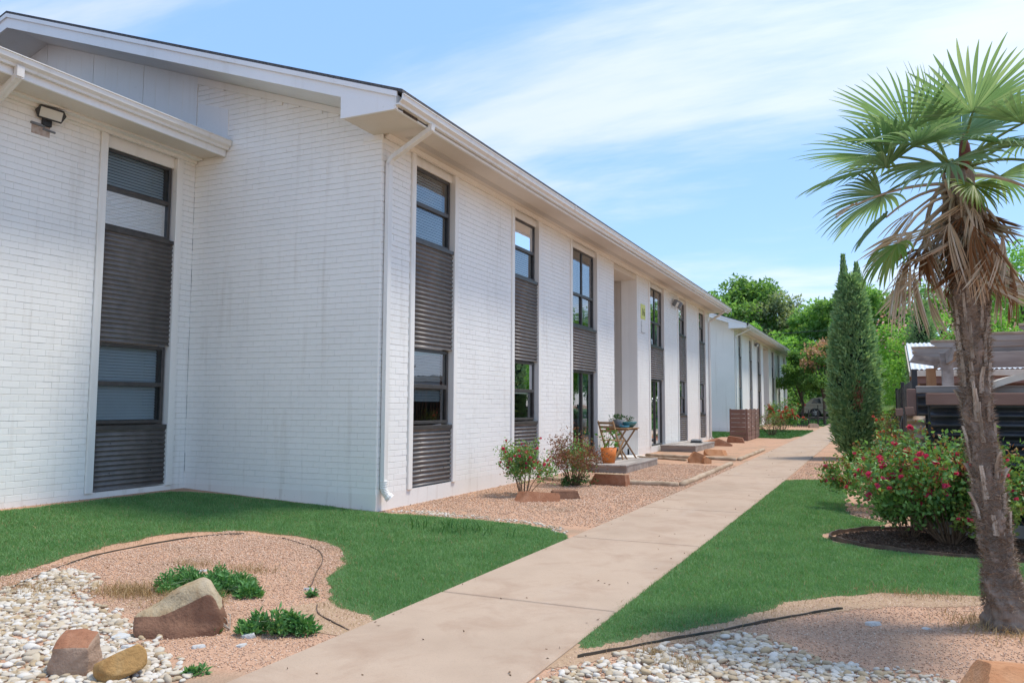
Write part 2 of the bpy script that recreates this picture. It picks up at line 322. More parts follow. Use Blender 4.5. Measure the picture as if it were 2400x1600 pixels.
def copy_tree(o, parent=None):
    c = o.copy(); COL.objects.link(c)
    if parent is not None: c.parent = parent
    for ch in list(o.children): copy_tree(ch, c)
    return c
rng = random.Random(7); nr = np.random.default_rng(11)

def gz(x, y):
    x = np.asarray(x, float); y = np.asarray(y, float)
    z = np.interp(y, [-1e3, 6, 25, 40, 46, 62, 95, 900], [0, 0, .12, .22, .27, .55, .7, .9])
    return z+.15*np.clip(-x/3.43, 0, 1)*np.clip((.4-y)/.4, 0, 1)
def G(x, y, dz=0): return Vector((x, y, float(gz(x, y))+dz))

def inpoly(P, poly):
    x, y = P[:, 0], P[:, 1]; ins = np.zeros(len(P), bool); n = len(poly)
    for i in range(n):
        x0, y0 = poly[i]; x1, y1 = poly[(i+1) % n]
        c = ((y0 > y) != (y1 > y)); ins ^= c & (x < (x1-x0)*(y-y0)/((y1-y0) or 1e-9)+x0)
    return ins
def dist(P, line, closed=True):
    d = np.full(len(P), 1e9); n = len(line)
    for i in range(n if closed else n-1):
        a = np.array(line[i]); b = np.array(line[(i+1) % n]); ab = b-a
        t = np.clip(((P-a)@ab)/max(ab@ab, 1e-9), 0, 1); d = np.minimum(d, np.hypot(*(P-(a+t[:, None]*ab)).T))
    return d
def smooth_poly(pts, closed=True, k=6):
    n = len(pts); out = []
    for i in range(n if closed else n-1):
        p = [Vector(pts[(i+j) % n] if closed else pts[min(max(i+j, 0), n-1)]) for j in (-1, 0, 1, 2)]
        for q in range(k):
            t = q/k; out.append(tuple(.5*((2*p[1])+(-p[0]+p[2])*t+(2*p[0]-5*p[1]+4*p[2]-p[3])*t*t+(-p[0]+3*p[1]-3*p[2]+p[3])*t**3)))
    if not closed: out.append(tuple(pts[-1]))
    return out
def sample(poly, dens, wob=0):
    P = np.array(poly); lo = P.min(0); hi = P.max(0); n = int(dens*np.prod(hi-lo)); Q = nr.uniform(lo, hi, (n, 2))
    if wob: W = Q+wob*np.stack([np.sin(Q[:, 1]*9+np.sin(Q[:, 0]*13)*1.7), np.sin(Q[:, 0]*8+np.sin(Q[:, 1]*15)*1.5)], 1)
    else: W = Q
    return Q[inpoly(W, poly)]
def sheet(name, poly, cell, dz, m, kind='structure', wob=0):
    P = np.array(poly); lo = P.min(0); hi = P.max(0)
    xs = np.arange(lo[0], hi[0]+cell, cell); ys = np.arange(lo[1], hi[1]+cell, cell)
    X, Y = np.meshgrid(xs, ys); nx = len(xs)
    V = np.stack([X.ravel(), Y.ravel(), gz(X, Y).ravel()+dz], 1)
    I, J = np.meshgrid(np.arange(nx-1), np.arange(len(ys)-1)); a = (J*nx+I).ravel(); F = np.stack([a, a+1, a+nx+1, a+nx], 1)
    cc = V[F].mean(1)[:, :2]; W = cc
    if wob: W = cc+wob*np.stack([np.sin(cc[:, 1]*9+np.sin(cc[:, 0]*13)*1.7), np.sin(cc[:, 0]*8+np.sin(cc[:, 1]*15)*1.5)], 1)
    F = F[inpoly(W, poly)]; used = np.unique(F); mp = np.zeros(len(V), int); mp[used] = np.arange(len(used))
    o = link(name, mesh_np(name, V[used], mp[F], smooth=True), None, m); return tag(o, kind=kind)
def blades(P, L, W, lean=.5, z=None, curl=.35):
    """grass blades at P (n,2 or 3): returns V,F (tris)"""
    n = len(P)
    if P.shape[1] == 2: P = np.column_stack([P, gz(P[:, 0], P[:, 1])])
    L = L*nr.uniform(.55, 1.2, n) if np.isscalar(L) else L
    a = nr.uniform(0, 2*np.pi, n); b = nr.uniform(0, 2*np.pi, n); t = np.abs(nr.normal(0, lean, n))
    d = np.stack([np.cos(a)*np.sin(t), np.sin(a)*np.sin(t), np.cos(t)], 1); side = np.stack([np.cos(b), np.sin(b), 0*b], 1)*(W/2)
    dr = np.stack([np.cos(a), np.sin(a), -.6*np.ones(n)], 1)
    mid = P+d*(L*.55)[:, None]; tip = P+d*L[:, None]+dr*(L*curl*nr.uniform(.2, 1.3, n))[:, None]
    V = np.stack([P-side, P+side, mid+side*.8, mid-side*.8, tip], 1).reshape(-1, 3)
    k = np.arange(n)[:, None]*5; F = np.stack([k+[0, 1, 2], k+[0, 2, 3], k+[3, 2, 4]], 1).reshape(-1, 3); return V, F
def leaves(P, D, L, W, fold=.35, up=None):
    """folded rhombic leaves at P pointing along D"""
    n = len(P); D = D/np.linalg.norm(D, axis=1)[:, None]; U = nr.normal(size=(n, 3)) if up is None else up+nr.normal(0, .5, (n, 3))
    Sd = np.cross(D, U); Sd /= np.linalg.norm(Sd, axis=1)[:, None]+1e-9; Nn = np.cross(Sd, D)
    L = (np.broadcast_to(L, n)*nr.uniform(.7, 1.25, n))[:, None]; W = np.broadcast_to(W, n)[:, None]*nr.uniform(.8, 1.2, (n, 1))
    mid = P+D*L*.45
    V = np.stack([P, mid+Sd*W*.5+Nn*W*fold*.5, P+D*L-Nn*L*.12, mid-Sd*W*.5+Nn*W*fold*.5], 1).reshape(-1, 3)
    k = np.arange(n)[:, None]*4; F = np.stack([k+[0, 3, 2], k+[0, 2, 1]], 1).reshape(-1, 3); return V, F
def rdir(n): d = nr.normal(size=(n, 3)); return d/np.linalg.norm(d, axis=1)[:, None]

# ================================================================== the setting: ground, path, street
xs = np.unique(np.round(np.concatenate([[-400, -150, -60, -30, -15, -8], np.arange(-4, 10.01, .5), [-3.43, 12, 16, 24, 40, 80, 200, 500]]), 3))
ys = np.unique(np.round(np.concatenate([[-80, -30, -15], np.arange(-9, 50.01, .5), [.2, .4, 55, 62, 70, 80, 95, 150, 300, 900]]), 3))
X, Y = np.meshgrid(xs, ys); nx = len(xs)
V = np.stack([X.ravel(), Y.ravel(), gz(X, Y).ravel()], 1); I, J = np.meshgrid(np.arange(nx-1), np.arange(len(ys)-1)); a = (J*nx+I).ravel()
tag(link('ground', mesh_np('ground', V, np.stack([a, a+1, a+nx+1, a+nx], 1), smooth=True), None, M['ground']), 'pinkish crushed granite ground of the planting beds', 'ground', kind='structure')
PX0, PX1 = 3.03, 4.37
path = empty('path', (0, 0, 0), kind='structure'); path['label'] = 'long straight tan concrete path beside the white buildings'; path['category'] = 'path'
yb = -14.55
while yb < 47:
    y0, y1 = yb+.006, yb+2.75-.006
    mb = MB(); c = .012
    z0, z1 = float(gz(3.5, y0)), float(gz(3.5, y1)); h = .022
    v = [(PX0, y0, z0-.05), (PX1, y0, z0-.05), (PX1, y1, z1-.05), (PX0, y1, z1-.05),
         (PX0, y0, z0+h-c), (PX1, y0, z0+h-c), (PX1, y1, z1+h-c), (PX0, y1, z1+h-c),
         (PX0+c, y0+c, z0+h), (PX1-c, y0+c, z0+h), (PX1-c, y1-c, z1+h), (PX0+c, y1-c, z1+h)]
    mb.add(v, [(0, 1, 5, 4), (1, 2, 6, 5), (2, 3, 7, 6), (3, 0, 4, 7), (4, 5, 9, 8), (5, 6, 10, 9), (6, 7, 11, 10), (7, 4, 8, 11), (8, 9, 10, 11)])
    mb.build('slab', M['path'], path); yb += 2.75
st = MB(); st.add([(-200, 55.5, .44), (300, 55.5, .44), (300, 63.5, .60), (-200, 63.5, .60)], [(0, 1, 2, 3)])
tag(st.build('street', M['asphalt']), kind='structure')

# ================================================================== apartment buildings
SLOPE = .339
def zr(x): return 5.25-SLOPE*(x-.74)
def window(bld, xf, y0, y1, levels, style, name='window'):
    """window pane stack recessed behind the trim; levels = list of (z0, z1)"""
    xg = xf-.085; zlo = levels[0][0]; zhi = levels[-1][1]; f = .045
    gm = {'screen': M['glass_screen'], 'door': M['glass_green']}.get(style, M['glass'])
    mb = MB(); d0, d1 = xg-.03, xg+.03
    mb.cbox(d0, d1, y0, y0+f, zlo, zhi, .004); mb.cbox(d0, d1, y1-f, y1, zlo, zhi, .004)
    mb.cbox(d0+.002, d1-.002, y0+f, y1-f, zhi-f, zhi, .004); mb.cbox(d0-.01, d1+.012, y0+f, y1-f, zlo, zlo+f, .004)
    for i in range(len(levels)-1):
        z = levels[i][1]; mb.cbox(d0+.003, d1+.006, y0+f, y1-f, z-.03, z+.03, .004)
    cols = 2 if style in ('pair', 'door') else 1
    if cols == 2: mb.cbox(d0+.004, d1+.003, (y0+y1)/2-.03, (y0+y1)/2+.03, zlo+f, zhi-f, .004)
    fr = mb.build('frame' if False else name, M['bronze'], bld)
    cells = []
    for i, (a, b) in enumerate(levels):
        a2 = a+(f if i == 0 else .03); b2 = b-(f if i == len(levels)-1 else .03); w2 = (y1-y0)/cols
        for c in range(cols):
            ya = y0+c*w2+(f if c == 0 else .03); yb2 = y0+(c+1)*w2-(f if c == cols-1 else .03); cells.append((ya, yb2, a2, b2, i))
    for j, (ya, yb2, a2, b2, i) in enumerate(cells):
        px = xg+(.012 if (i % 2) else -.004)
        p = MB(); p.add([(px, ya, a2), (px, yb2, a2), (px, yb2, b2), (px, ya, b2)], [(0, 1, 2, 3)]); p.build('pane', gm, fr)
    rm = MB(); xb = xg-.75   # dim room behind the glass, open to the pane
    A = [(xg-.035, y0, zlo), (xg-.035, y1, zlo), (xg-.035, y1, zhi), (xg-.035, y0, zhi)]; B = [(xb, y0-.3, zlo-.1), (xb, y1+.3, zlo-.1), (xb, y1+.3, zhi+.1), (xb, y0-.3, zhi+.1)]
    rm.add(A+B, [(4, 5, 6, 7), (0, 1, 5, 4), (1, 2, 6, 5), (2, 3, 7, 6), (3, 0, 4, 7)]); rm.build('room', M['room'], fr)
    return fr, xg
def blind(fr, xg, y0, y1, z0, z1, pitch=.042, tilt=.9):
    mb = MB(); z = z1; xb = xg-.085
    while z > z0:
        h = pitch*.52; mb.add([(xb+.016*math.cos(tilt), y0, z-h*.8), (xb+.016*math.cos(tilt), y1, z-h*.8), (xb-.016*math.cos(tilt), y1, z+h), (xb-.016*math.cos(tilt), y0, z+h)], [(0, 1, 2, 3)]); z -= pitch
    mb.box(xb-.02, xb+.02, y0, y1, z1+.02, z1+.06); mb.build('blind', M['blind'], fr)
def curtain(fr, xg, y0, y1, z0, z1, m):
    mb = MB(); n = 40; pr = []
    for i in range(n+1):
        y = y0+(y1-y0)*i/n; pr.append((xg-.12+.03*math.sin(i*1.35)+.01*math.sin(i*.5), y))
    v = [(x, y, z0) for x, y in pr]+[(x, y, z1) for x, y in pr]
    mb.add(v, [(i, i+1, n+2+i, n+1+i) for i in range(n)]); mb.build('curtain', m, fr, smooth=True)
def corrugated(bld, xf, y0, y1, z0, z1, m, name='corrugated_panel', pitch=.066, amp=.013, along='y'):
    """horizontal corrugations; sheet faces +x (along y) with return edges"""
    n = max(4, int(round((z1-z0)/pitch*8))); V = []; F = []; seg = [y0, (y0+y1)/2, y1]
    for i in range(n+1):
        z = z0+(z1-z0)*i/n; x = xf+amp*math.cos(2*math.pi*(z-z0)/pitch)
        V.append((x, y0, z)); V.append((x, y1, z)); V.append((xf-.03, y0, z)); V.append((xf-.03, y1, z))
    for i in range(n):
        a = i*4; F += [(a, a+1, a+5, a+4), (a+2, a, a+4, a+6), (a+1, a+3, a+7, a+5)]
    if along == 'x': V = [(y, -x, z) for x, y, z in V]
    me = mesh_np(name, V, F, smooth=True)
    sm = np.tile(np.array([True, False, False]), n); me.polygons.foreach_set('use_smooth', sm)
    return link(name, me, bld, m)
def screws(p, xf, ys, zs):
    mb = MB()
    for y in ys:
        for z in zs: mb.cbox(xf+.012, xf+.021, y-.007, y+.007, z-.007, z+.007, .003)
    mb.build('screw', M['darkgrey'], p)
LV_UP = [(3.80, 4.35), (4.35, 4.90)]; LV_LO = [(1.12, 1.67), (1.67, 2.22)]
def window_bay(bld, xf, y0, y1, kind, detail=True, blinds=None, screen=False):
    """a full-height strip between two trim boards: header, upper window, panel, lower window or door"""
    t = .11; yi0, yi1 = y0+t, y1-t
    for a, b in ((y0, yi0), (yi1, y1)):
        mb = MB(); mb.cbox(xf-.10, xf+.03, a, b, .215, 5.06, .006); mb.build('trim_board', M['trim'], bld)
    mb = MB(); mb.cbox(xf-.12, xf-.035, yi0, yi1, 4.90, 5.08, .004); mb.build('header_board', M['trim'], bld)
    st = 'screen' if screen else 'sash'
    if kind == 'sash':
        fr, xg = window(bld, xf, yi0+.01, yi1-.03, LV_UP, st)
        if blinds: blind(fr, xg, yi0+.06, yi1-.08, *blinds[0])
        corrugated(bld, xf-.012, yi0+.003, yi1-.003, 2.24, 3.74, M['corr'])
        fr2, xg = window(bld, xf, yi0+.01, yi1-.03, LV_LO, st)
        if blinds and len(blinds) > 1: blind(fr2, xg, yi0+.06, yi1-.08, *blinds[1])
        p = corrugated(bld, xf-.012, yi0+.003, yi1-.003, .245, 1.04, M['corr'])
        for z in (3.74, 1.04):
            mb = MB(); mb.cbox(xf-.06, xf+.012, yi0+.002, yi1-.002, z, z+.058, .004); mb.build('sill', M['bronze'], bld)
        if detail: screws(p, xf-.012, [yi0+.25, yi1-.25], [.46, .86])
    else:
        fr, xg = window(bld, xf, yi0+.01, yi1-.05, [(3.17, 3.88), (3.88, 4.90)], 'pair')
        if blinds: blind(fr, xg, yi0+.06, yi1-.08, *blinds[0])
        corrugated(bld, xf-.012, yi0+.003, yi1-.003, 2.19, 3.10, M['corr'])
        mb = MB(); mb.cbox(xf-.06, xf+.012, yi0+.002, yi1-.002, 3.10, 3.16, .004); mb.build('sill', M['bronze'], bld)
        fr2, xg = window(bld, xf, yi0+.01, yi1-.05, [(.23, 2.17)], 'door', 'sliding_door')
        if kind == 'door_curtain': curtain(fr2, xg, yi0+.03, yi0+.55, .26, 2.15, M['curtain'])
        elif kind == 'door': curtain(fr2, xg, yi1-.75, yi1-.15, .26, 2.15, M['blind'])

COURSE, BL = .080, .206
def brick_grid(u0, u1, z0, z1, top=None):
    """full and cut bricks of one wall field: list of (uc, w, zc)"""
    out = []; n0 = int(math.ceil((z0-.22)/COURSE-1e-6)); k = n0
    while .22+(k+1)*COURSE <= z1+.03:
        za = .22+k*COURSE; off = (k % 2)*BL/2; u = math.floor((u0-off)/BL)*BL+off
        while u < u1-1e-6:
            a, b = max(u, u0), min(u+BL, u1)
            if b-a > .03 and (top is None or za+COURSE < top((a+b)/2)): out.append(((a+b)/2, b-a, za+COURSE/2))
            u += BL
        k += 1
    return out
def brick_mesh(w, h, d=.0115, c=.003):
    """chamfered brick face, local +x outward, width on y"""
    y, z = w/2, h/2
    e = .0012; v = [(0, -y, -z), (0, y, -z), (0, y, z), (0, -y, z), (d-c, -y, -z), (d-c, y, -z), (d-c, y, z), (d-c, -y, z), (d, -y+e, -z+c), (d, y-e, -z+c), (d, y-e, z-c), (d, -y+e, z-c)]
    f = [(0, 1, 5, 4), (1, 2, 6, 5), (2, 3, 7, 6), (3, 0, 4, 7), (4, 5, 9, 8), (5, 6, 10, 9), (6, 7, 11, 10), (7, 4, 8, 11), (8, 9, 10, 11)]
    return v, f
CAMP = Vector((6.02, -8.79, 1.4))
def lay_bricks(fields, budget):
    """fields: list of (wall_part, axis frame fn(u,z)->(point, rz), bricks). nearest full bricks become objects, the rest one joined part each"""
    allb = []
    for fi, (wall, fr, bricks) in enumerate(fields):
        for b in bricks:
            p, rz = fr(b[0], b[2]); allb.append(((p-CAMP).length, fi, b, p, rz))
    allb.sort(key=lambda t: t[0]); v0, f0 = brick_mesh(BL-.0006, COURSE-.0035)
    shared = bpy.data.meshes.new('brick'); shared.from_pydata(v0, [], f0); shared.materials.append(M['brick'])
    cnt = 0; rest = {i: MB() for i in range(len(fields))}
    for d, fi, b, p, rz in allb:
        j = Vector((rng.gauss(0, .0007), 0, rng.gauss(0, .0006))); rx, ry, rzz = rng.gauss(0, .0025), rng.gauss(.004, .012), rng.gauss(0, .0025)
        mt = Matrix.Translation(p) @ Matrix.Rotation(rz, 4, 'Z') @ Matrix.Translation(j) @ Euler((rx, ry, rzz)).to_matrix().to_4x4()
        if cnt < budget and abs(b[1]-BL) < 1e-4:
            o = bpy.data.objects.new('brick', shared); COL.objects.link(o); o.parent = fields[fi][0]; o.matrix_local = mt; cnt += 1
        else:
            v, f = brick_mesh(b[1]-.0006, COURSE-.0035); rest[fi].add([mt @ Vector(q) for q in v], f)
    for fi, mb in rest.items():
        if mb.v:
            o = mb.build('brickwork', M['brick'], fields[fi][0]); o['kind'] = 'stuff'
K_GUT = [(0, 0), (.055, 0), (.062, .03), (.105, .06), (.112, .115), (.125, .12), (.125, .13), (.10, .13), (.09, .07), (.05, .018), (.01, .015), (.008, .13), (0, .13)]
def downspout(bld, pts, wdt=.085, dep=.06, elbow=True):
    prof = [(-wdt/2, -dep/2), (-wdt/2+.015, -dep/2-.006), (0, -dep/2), (wdt/2-.015, -dep/2-.006), (wdt/2, -dep/2), (wdt/2, dep/2), (-wdt/2, dep/2)]
    mb = MB()
    for a, b in zip(pts[:-1], pts[1:]):
        a, b = Vector(a), Vector(b); t = (b-a).normalized(); up = (1, 0, 0) if abs(t.z) > .8 else (0, 0, 1)
        mb.sweep(prof, [a-t*.012, b+t*.012], up=up)
    return mb.build('downspout', M['gutter'], bld)
def building(name, loc, y_end, bays, breeze, label, detail):
    b = empty(name, loc, 0, label, 'building')
    # --- front wall core: solid fields between bays and the breezeway
    cuts = sorted([(q[0], q[1]) for q in bays]+[breeze]); segs = []; y = 0
    for a, c in cuts:
        if a-y > .01: segs.append((y, a))
        y = c
    segs.append((y, y_end)); bm_ = -.008; walls = []
    for i, (a, c) in enumerate(segs):
        W = MB(); W.box(-.25, bm_, a+(.2 if i == 0 else 0), c, .22, 5.09); walls.append(W.build('front_wall', M['mortar'] if detail else M['brick'], b))
    g = MB(); g.prism([(-14.1, -.2), (bm_, -.2), (bm_, zr(0)-.2), (-7.05, zr(-7.05)-.2), (-14.1, zr(0)-.2)], 1, .008, .2); gab = g.build('gable_wall', M['mortar'] if detail else M['brick'], b)
    g = MB(); g.prism([(-14.1, -.2), (bm_, -.2), (bm_, zr(0)-.2), (-7.05, zr(-7.05)-.2), (-14.1, zr(0)-.2)], 1, y_end-.001, y_end+.2); g.build('end_wall', M['brick'], b)
    f = MB(); f.box(-.3, .004, .21, breeze[0], -.3, .222); f.box(-.3, .004, breeze[1], y_end+.001, -.3, .222); f.box(-14.1, .0041, -.006, .209, -.3, .224); f.build('foundation', M['found'], b)
    if detail:
        fields = []
        for wall, (a, c) in zip(walls, segs):
            fields.append((wall, (lambda u, z: (Vector((-.008, u, z)), 0)), brick_grid(a+.004, c-.002, .22, 5.06)))
        fields.append((gab, (lambda u, z: (Vector((u, .008, z)), -math.pi/2)), brick_grid(-3.43, -.004, .22, 7, lambda x: zr(x)-.24)))
    else: fields = []
    # --- breezeway: side walls, ceiling, floor, back
    y0, y1 = breeze
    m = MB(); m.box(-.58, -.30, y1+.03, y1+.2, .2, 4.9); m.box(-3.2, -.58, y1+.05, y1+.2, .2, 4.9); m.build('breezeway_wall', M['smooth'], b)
    m = MB(); m.box(-.45, -.25, y1, y1+.2, .0, 5.0); m.box(-3.2, -.25, y0-.2, y0-.02, 0, 4.9); m.build('breezeway_wall', M['brick'], b)
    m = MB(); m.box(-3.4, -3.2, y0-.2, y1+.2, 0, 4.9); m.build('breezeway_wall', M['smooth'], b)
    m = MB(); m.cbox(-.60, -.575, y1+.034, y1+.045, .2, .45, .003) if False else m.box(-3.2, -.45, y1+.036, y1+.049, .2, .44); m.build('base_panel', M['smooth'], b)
    m = MB(); m.box(-3.4, -.02, y0-.01, y1+.01, 4.88, 5.09); m.build('breezeway_ceiling', M['soffit'], b)
    m = MB(); m.box(-3.2, .25, y0, y1, -.25, .06); m.build('breezeway_floor', M['found'], b)
    for q in bays: window_bay(b, 0, q[0], q[1], q[2], detail, q[3] if len(q) > 3 else None)
    # --- eave: frieze, soffit, vent strip, fascia, gutter
    m = MB(); m.box(.002, .045, .06, y_end, 5.02, 5.078); m.prism([(.045, 5.04), (.075, 5.078), (.045, 5.078)], 1, .06, y_end); m.build('frieze_board', M['trim'], b)
    m = MB(); m.box(-.14, .70, -.70, .0, 5.06, 5.08); m.box(-.02, .70, .0, y_end+.45, 5.0801, 5.095); m.build('soffit', M['soffit'], b)
    m = MB(); m.box(.17, .29, .3, y_end-.2, 5.076, 5.0795); m.build('soffit_vent', M['vent'], b)
    m = MB(); m.cbox(.66, .70, -.695, y_end+.45, 5.045, 5.235, .005); m.build('fascia_board', M['fascia'], b)
    gt = MB(); gt.add([], []); n = len(K_GUT)
    ga, gb = -.76, y_end+.5; segl = [ga]
    while segl[-1] < gb-.1: segl.append(min(segl[-1]+6.1, gb))
    V = []; F = []
    for i, y in enumerate(segl):
        dz = rng.uniform(-.006, .006)
        V += [(.702+p[0], y, 5.09+p[1]+dz) for p in K_GUT]
    for i in range(len(segl)-1):
        for j in range(n): F.append((i*n+j, i*n+(j+1) % n, (i+1)*n+(j+1) % n, (i+1)*n+j))
    F += [tuple(range(n)), tuple(range((len(segl)-1)*n, len(segl)*n))]
    gt.add(V, F); go = gt.build('gutter', M['gutter'], b)
    sm = MB()
    for y in segl[1:-1]: sm.prism([(.700, 5.082), (.760, 5.082), (.770, 5.118), (.812, 5.148), (.834, 5.21), (.830, 5.222), (.812, 5.21), (.80, 5.155), (.755, 5.12), (.745, 5.095), (.700, 5.095)], 1, y-.02, y+.02)
    sm.build('seam', M['gutter'], go)
    # --- roof planes and rake boards
    R0, R1 = -.76, y_end+.5
    rf = MB()
    for s in (0, 1):
        fx = (lambda x: x) if s == 0 else (lambda x: -14.1-x)
        rf.prism([(fx(.80), zr(.80)+.004), (fx(.80), zr(.80)+.045), (fx(-7.05) if s == 0 else -7.0501, zr(-7.05)+.045), (fx(-7.05) if s == 0 else -7.0501, zr(-7.05)+.004)], 1, R0, R1)
    rf.build('roof', M['shingle'], b)
    for yy, sg in ((-.70, -1), (y_end+.45, 1)):
        k = MB()
        for s in (0, 1):
            fx = (lambda x: x) if s == 0 else (lambda x: -14.1-x); q = -7.05 if s == 0 else -7.0501
            pl = [(fx(.70), zr(.70)-.02), (q, zr(-7.05)-.02), (q, zr(-7.05)-.235), (fx(.70), zr(.70)-.215)]
            k.prism(pl, 1, min(yy, yy+sg*.035), max(yy, yy+sg*.035))
            pl = [(fx(.72), zr(.72)+.003), (q, zr(-7.05)+.003), (q, zr(-7.05)-.062), (fx(.72), zr(.72)-.062)]
            k.prism(pl, 1, min(yy+sg*.036, yy+sg*.062), max(yy+sg*.036, yy+sg*.062))
        k.build('rake_board', M['fascia'], b)
        k = MB()
        for s in (0, 1):
            fx = (lambda x: x) if s == 0 else (lambda x: -14.1-x); q = -7.05 if s == 0 else -7.0501
            pl = [(fx(-.10), zr(-.10)-.212), (q, zr(-7.05)-.212), (q, zr(-7.05)-.19), (fx(-.10), zr(-.10)-.19)]
            k.prism(pl, 1, *sorted((yy, (0.0 if sg < 0 else y_end+.2))))
        k.build('rake_soffit', M['siding'], b)
    k = MB(); k.prism([(-.14, 5.045), (.675, 5.045), (.675, 5.10), (-.14, zr(-.14)-.19)], 1, -.742, -.705); k.prism([(-.14, 5.081), (-.115, 5.081), (-.115, zr(-.14)-.22), (-.14, zr(-.14)-.22)], 1, -.704, -.002); k.build('eave_return', M['fascia'], b)
    k = MB(); k.prism([(-3.43, zr(-3.43)-.216), (-.16, zr(-.16)-.216), (-.16, zr(-.16)-.30), (-3.43, zr(-3.43)-.33)], 1, -.022, -.004); k.build('frieze_board', M['trim'], b)
    k = MB(); k.box(-.30, .02, -.014, .0, 4.985, 5.058); k.build('corner_trim', M['trim'], b)
    # --- downspouts at both ends of the front
    d = downspout(b, [(.75, .04, 5.09), (.74, .04, 5.03), (.10, .10, 4.74), (.052, .10, 4.66), (.052, .10, .36)])
    e = MB(); pp = [(.052, .10, .40), (.055, .10, .30), (.075, .11, .23), (.13, .14, .165)]
    pts = []; rad = []
    for i in range(22):
        t = i/21*3; k0 = min(int(t), 2); q = Vector(pp[k0]).lerp(Vector(pp[k0+1]), t-k0); pts.append(q); rad.append(.048+(.006 if i % 2 else 0)+.012*(i > 17))
    e.tube(pts, rad, 12); e.build('flexible_elbow', [M['gutter'], M['darkgrey']], d, smooth=False)
    downspout(b, [(.75, y_end-.55, 5.09), (.74, y_end-.55, 5.03), (.10, y_end-.12, 4.72), (.052, y_end-.10, 4.64), (.052, y_end-.10, .22), (.12, y_end-.09, .14), (.30, y_end-.06, .09)])
    if detail:   # sheet siding high on the gable, beyond the brick
        for a, c in ((-8.25, -7.056), (-7.05, -5.846), (-5.84, -4.636), (-4.63, -3.436)):
            k = MB(); f = lambda x: zr(x if x > -7.05 else -14.1-x)-.214
            k.prism([(a+.003, 5.2), (c-.003, 5.2), (c-.003, f(c)), (a+.003, f(a))], 1, -.010, .009); k.build('siding_panel', M['siding'], b)
        k = MB()
        for x in (-7.35, -6.75, -6.45, -6.15, -5.55, -5.25, -4.95, -4.35, -4.05, -3.75): k.box(x-.004, x+.004, -.0115, -.0101, 5.3, zr(x if x > -7.05 else -14.1-x)-.33)
        k.build('siding_groove', M['mortar'], b)
    return b, fields
MAIN_BAYS = [(.74, 2.12, 'sash', [(3.85, 4.86), (1.45, 2.18)]), (4.17, 5.52, 'sash', [(3.85, 4.86), (1.6, 2.18)]), (7.20, 9.07, 'door', [(3.3, 4.6)]), (13.65, 15.50, 'door_curtain', [(3.25, 3.9)]), (17.26, 18.66, 'sash', [(3.9, 4.8), (1.7, 2.1)]), (20.53, 21.92, 'sash', [(3.9, 4.8)])]
bldA, fieldsA = building('apartment_building', (0, 0, 0), 22.62, MAIN_BAYS, (10.34, 12.45), 'long two-storey white painted brick apartment building with dark window strips, nearest the camera', True)
BAYS2 = [(.95, 2.15, 'sash', [(3.9, 4.8), (1.7, 2.1)]), (4.6, 5.9, 'sash', [(3.9, 4.8)]), (7.7, 9.5, 'door', [(3.3, 4.6)]), (14.5, 16.2, 'door', [(3.3, 4.6)]), (18.0, 19.4, 'sash', [(3.9, 4.8)]), (21.6, 22.9, 'sash', [(3.9, 4.8)])]
bldB, _ = building('apartment_building', (-.40, 31.2, float(gz(0, 33))-.05), 23.6, BAYS2, (10.7, 13.3), 'farther white apartment building beyond the brown slatted screen, seen past the downspout', False)
bldB['group'] = 'white apartment buildings'; bldA['group'] = 'white apartment buildings'
# --- the wing that juts toward the camera on the left
XW = -3.43; YW = -13.0
m = MB(); m.box(XW-.25, XW-.008, YW, -1.64, .22, 5.15); m.box(XW-.25, XW-.008, -.25, .0, .22, 5.15); wing = m.build('wing_wall', M['mortar'], bldA)
m = MB(); m.box(XW-8, XW-.25, YW, YW+.2, -.2, 5.2); m.build('wing_end_wall', M['brick'], bldA)
for a, c in ((YW, -1.64), (-.25, -.004)): fieldsA.append((wing, (lambda u, z: (Vector((XW-.008, u, z)), 0)), brick_grid(max(a, -6.5)+.002, c-.002, .22, 5.12)))
m = MB(); m.box(XW-.3, XW+.004, YW, -.0062, -.3, .2215); m.build('foundation', M['found'], bldA)
window_bay(bldA, XW, -1.64, -.25, 'sash', True, [(3.83, 4.86), (1.17, 2.2)], True)
m = MB(); m.box(XW-.02, -2.82, YW-.4, -.016, 5.128, 5.145); m.build('soffit', M['soffit'], bldA)
m = MB(); m.box(XW+.002, XW+.05, YW, -.016, 5.06, 5.127); m.box(XW+.051, XW+.17, YW, -.016, 5.105, 5.127); m.build('frieze_board', M['trim'], bldA)
m = MB(); m.cbox(-2.835, -2.80, YW-.4, -.016, 5.10, 5.32, .005); m.build('fascia_board', M['fascia'], bldA)
V = []; n = len(K_GUT)
for i, y in enumerate((YW-.4, -7.3, -3.9, .0-.02)): V += [(-2.798+p[0], y, 5.195+p[1]+(0, .006, -.004, 0)[i]) for p in K_GUT]
F = [(i*n+j, i*n+(j+1) % n, (i+1)*n+(j+1) % n, (i+1)*n+j) for i in range(3) for j in range(n)]+[tuple(range(n)), tuple(range(3*n, 4*n))]
m = MB(); m.add(V, F); m.build('gutter', M['gutter'], bldA)
zw = lambda x: 5.285-SLOPE*(x+2.70)
m = MB(); m.prism([(-2.74, zw(-2.74)), (-2.74, zw(-2.74)+.04), (-7.05, zw(-7.05)+.04), (-11.4, zw(-2.7)+.04), (-11.4, zw(-2.7)), (-7.05, zw(-7.05))], 1, YW-.5, -.0125); m.build('wing_roof', M['shingle'], bldA)
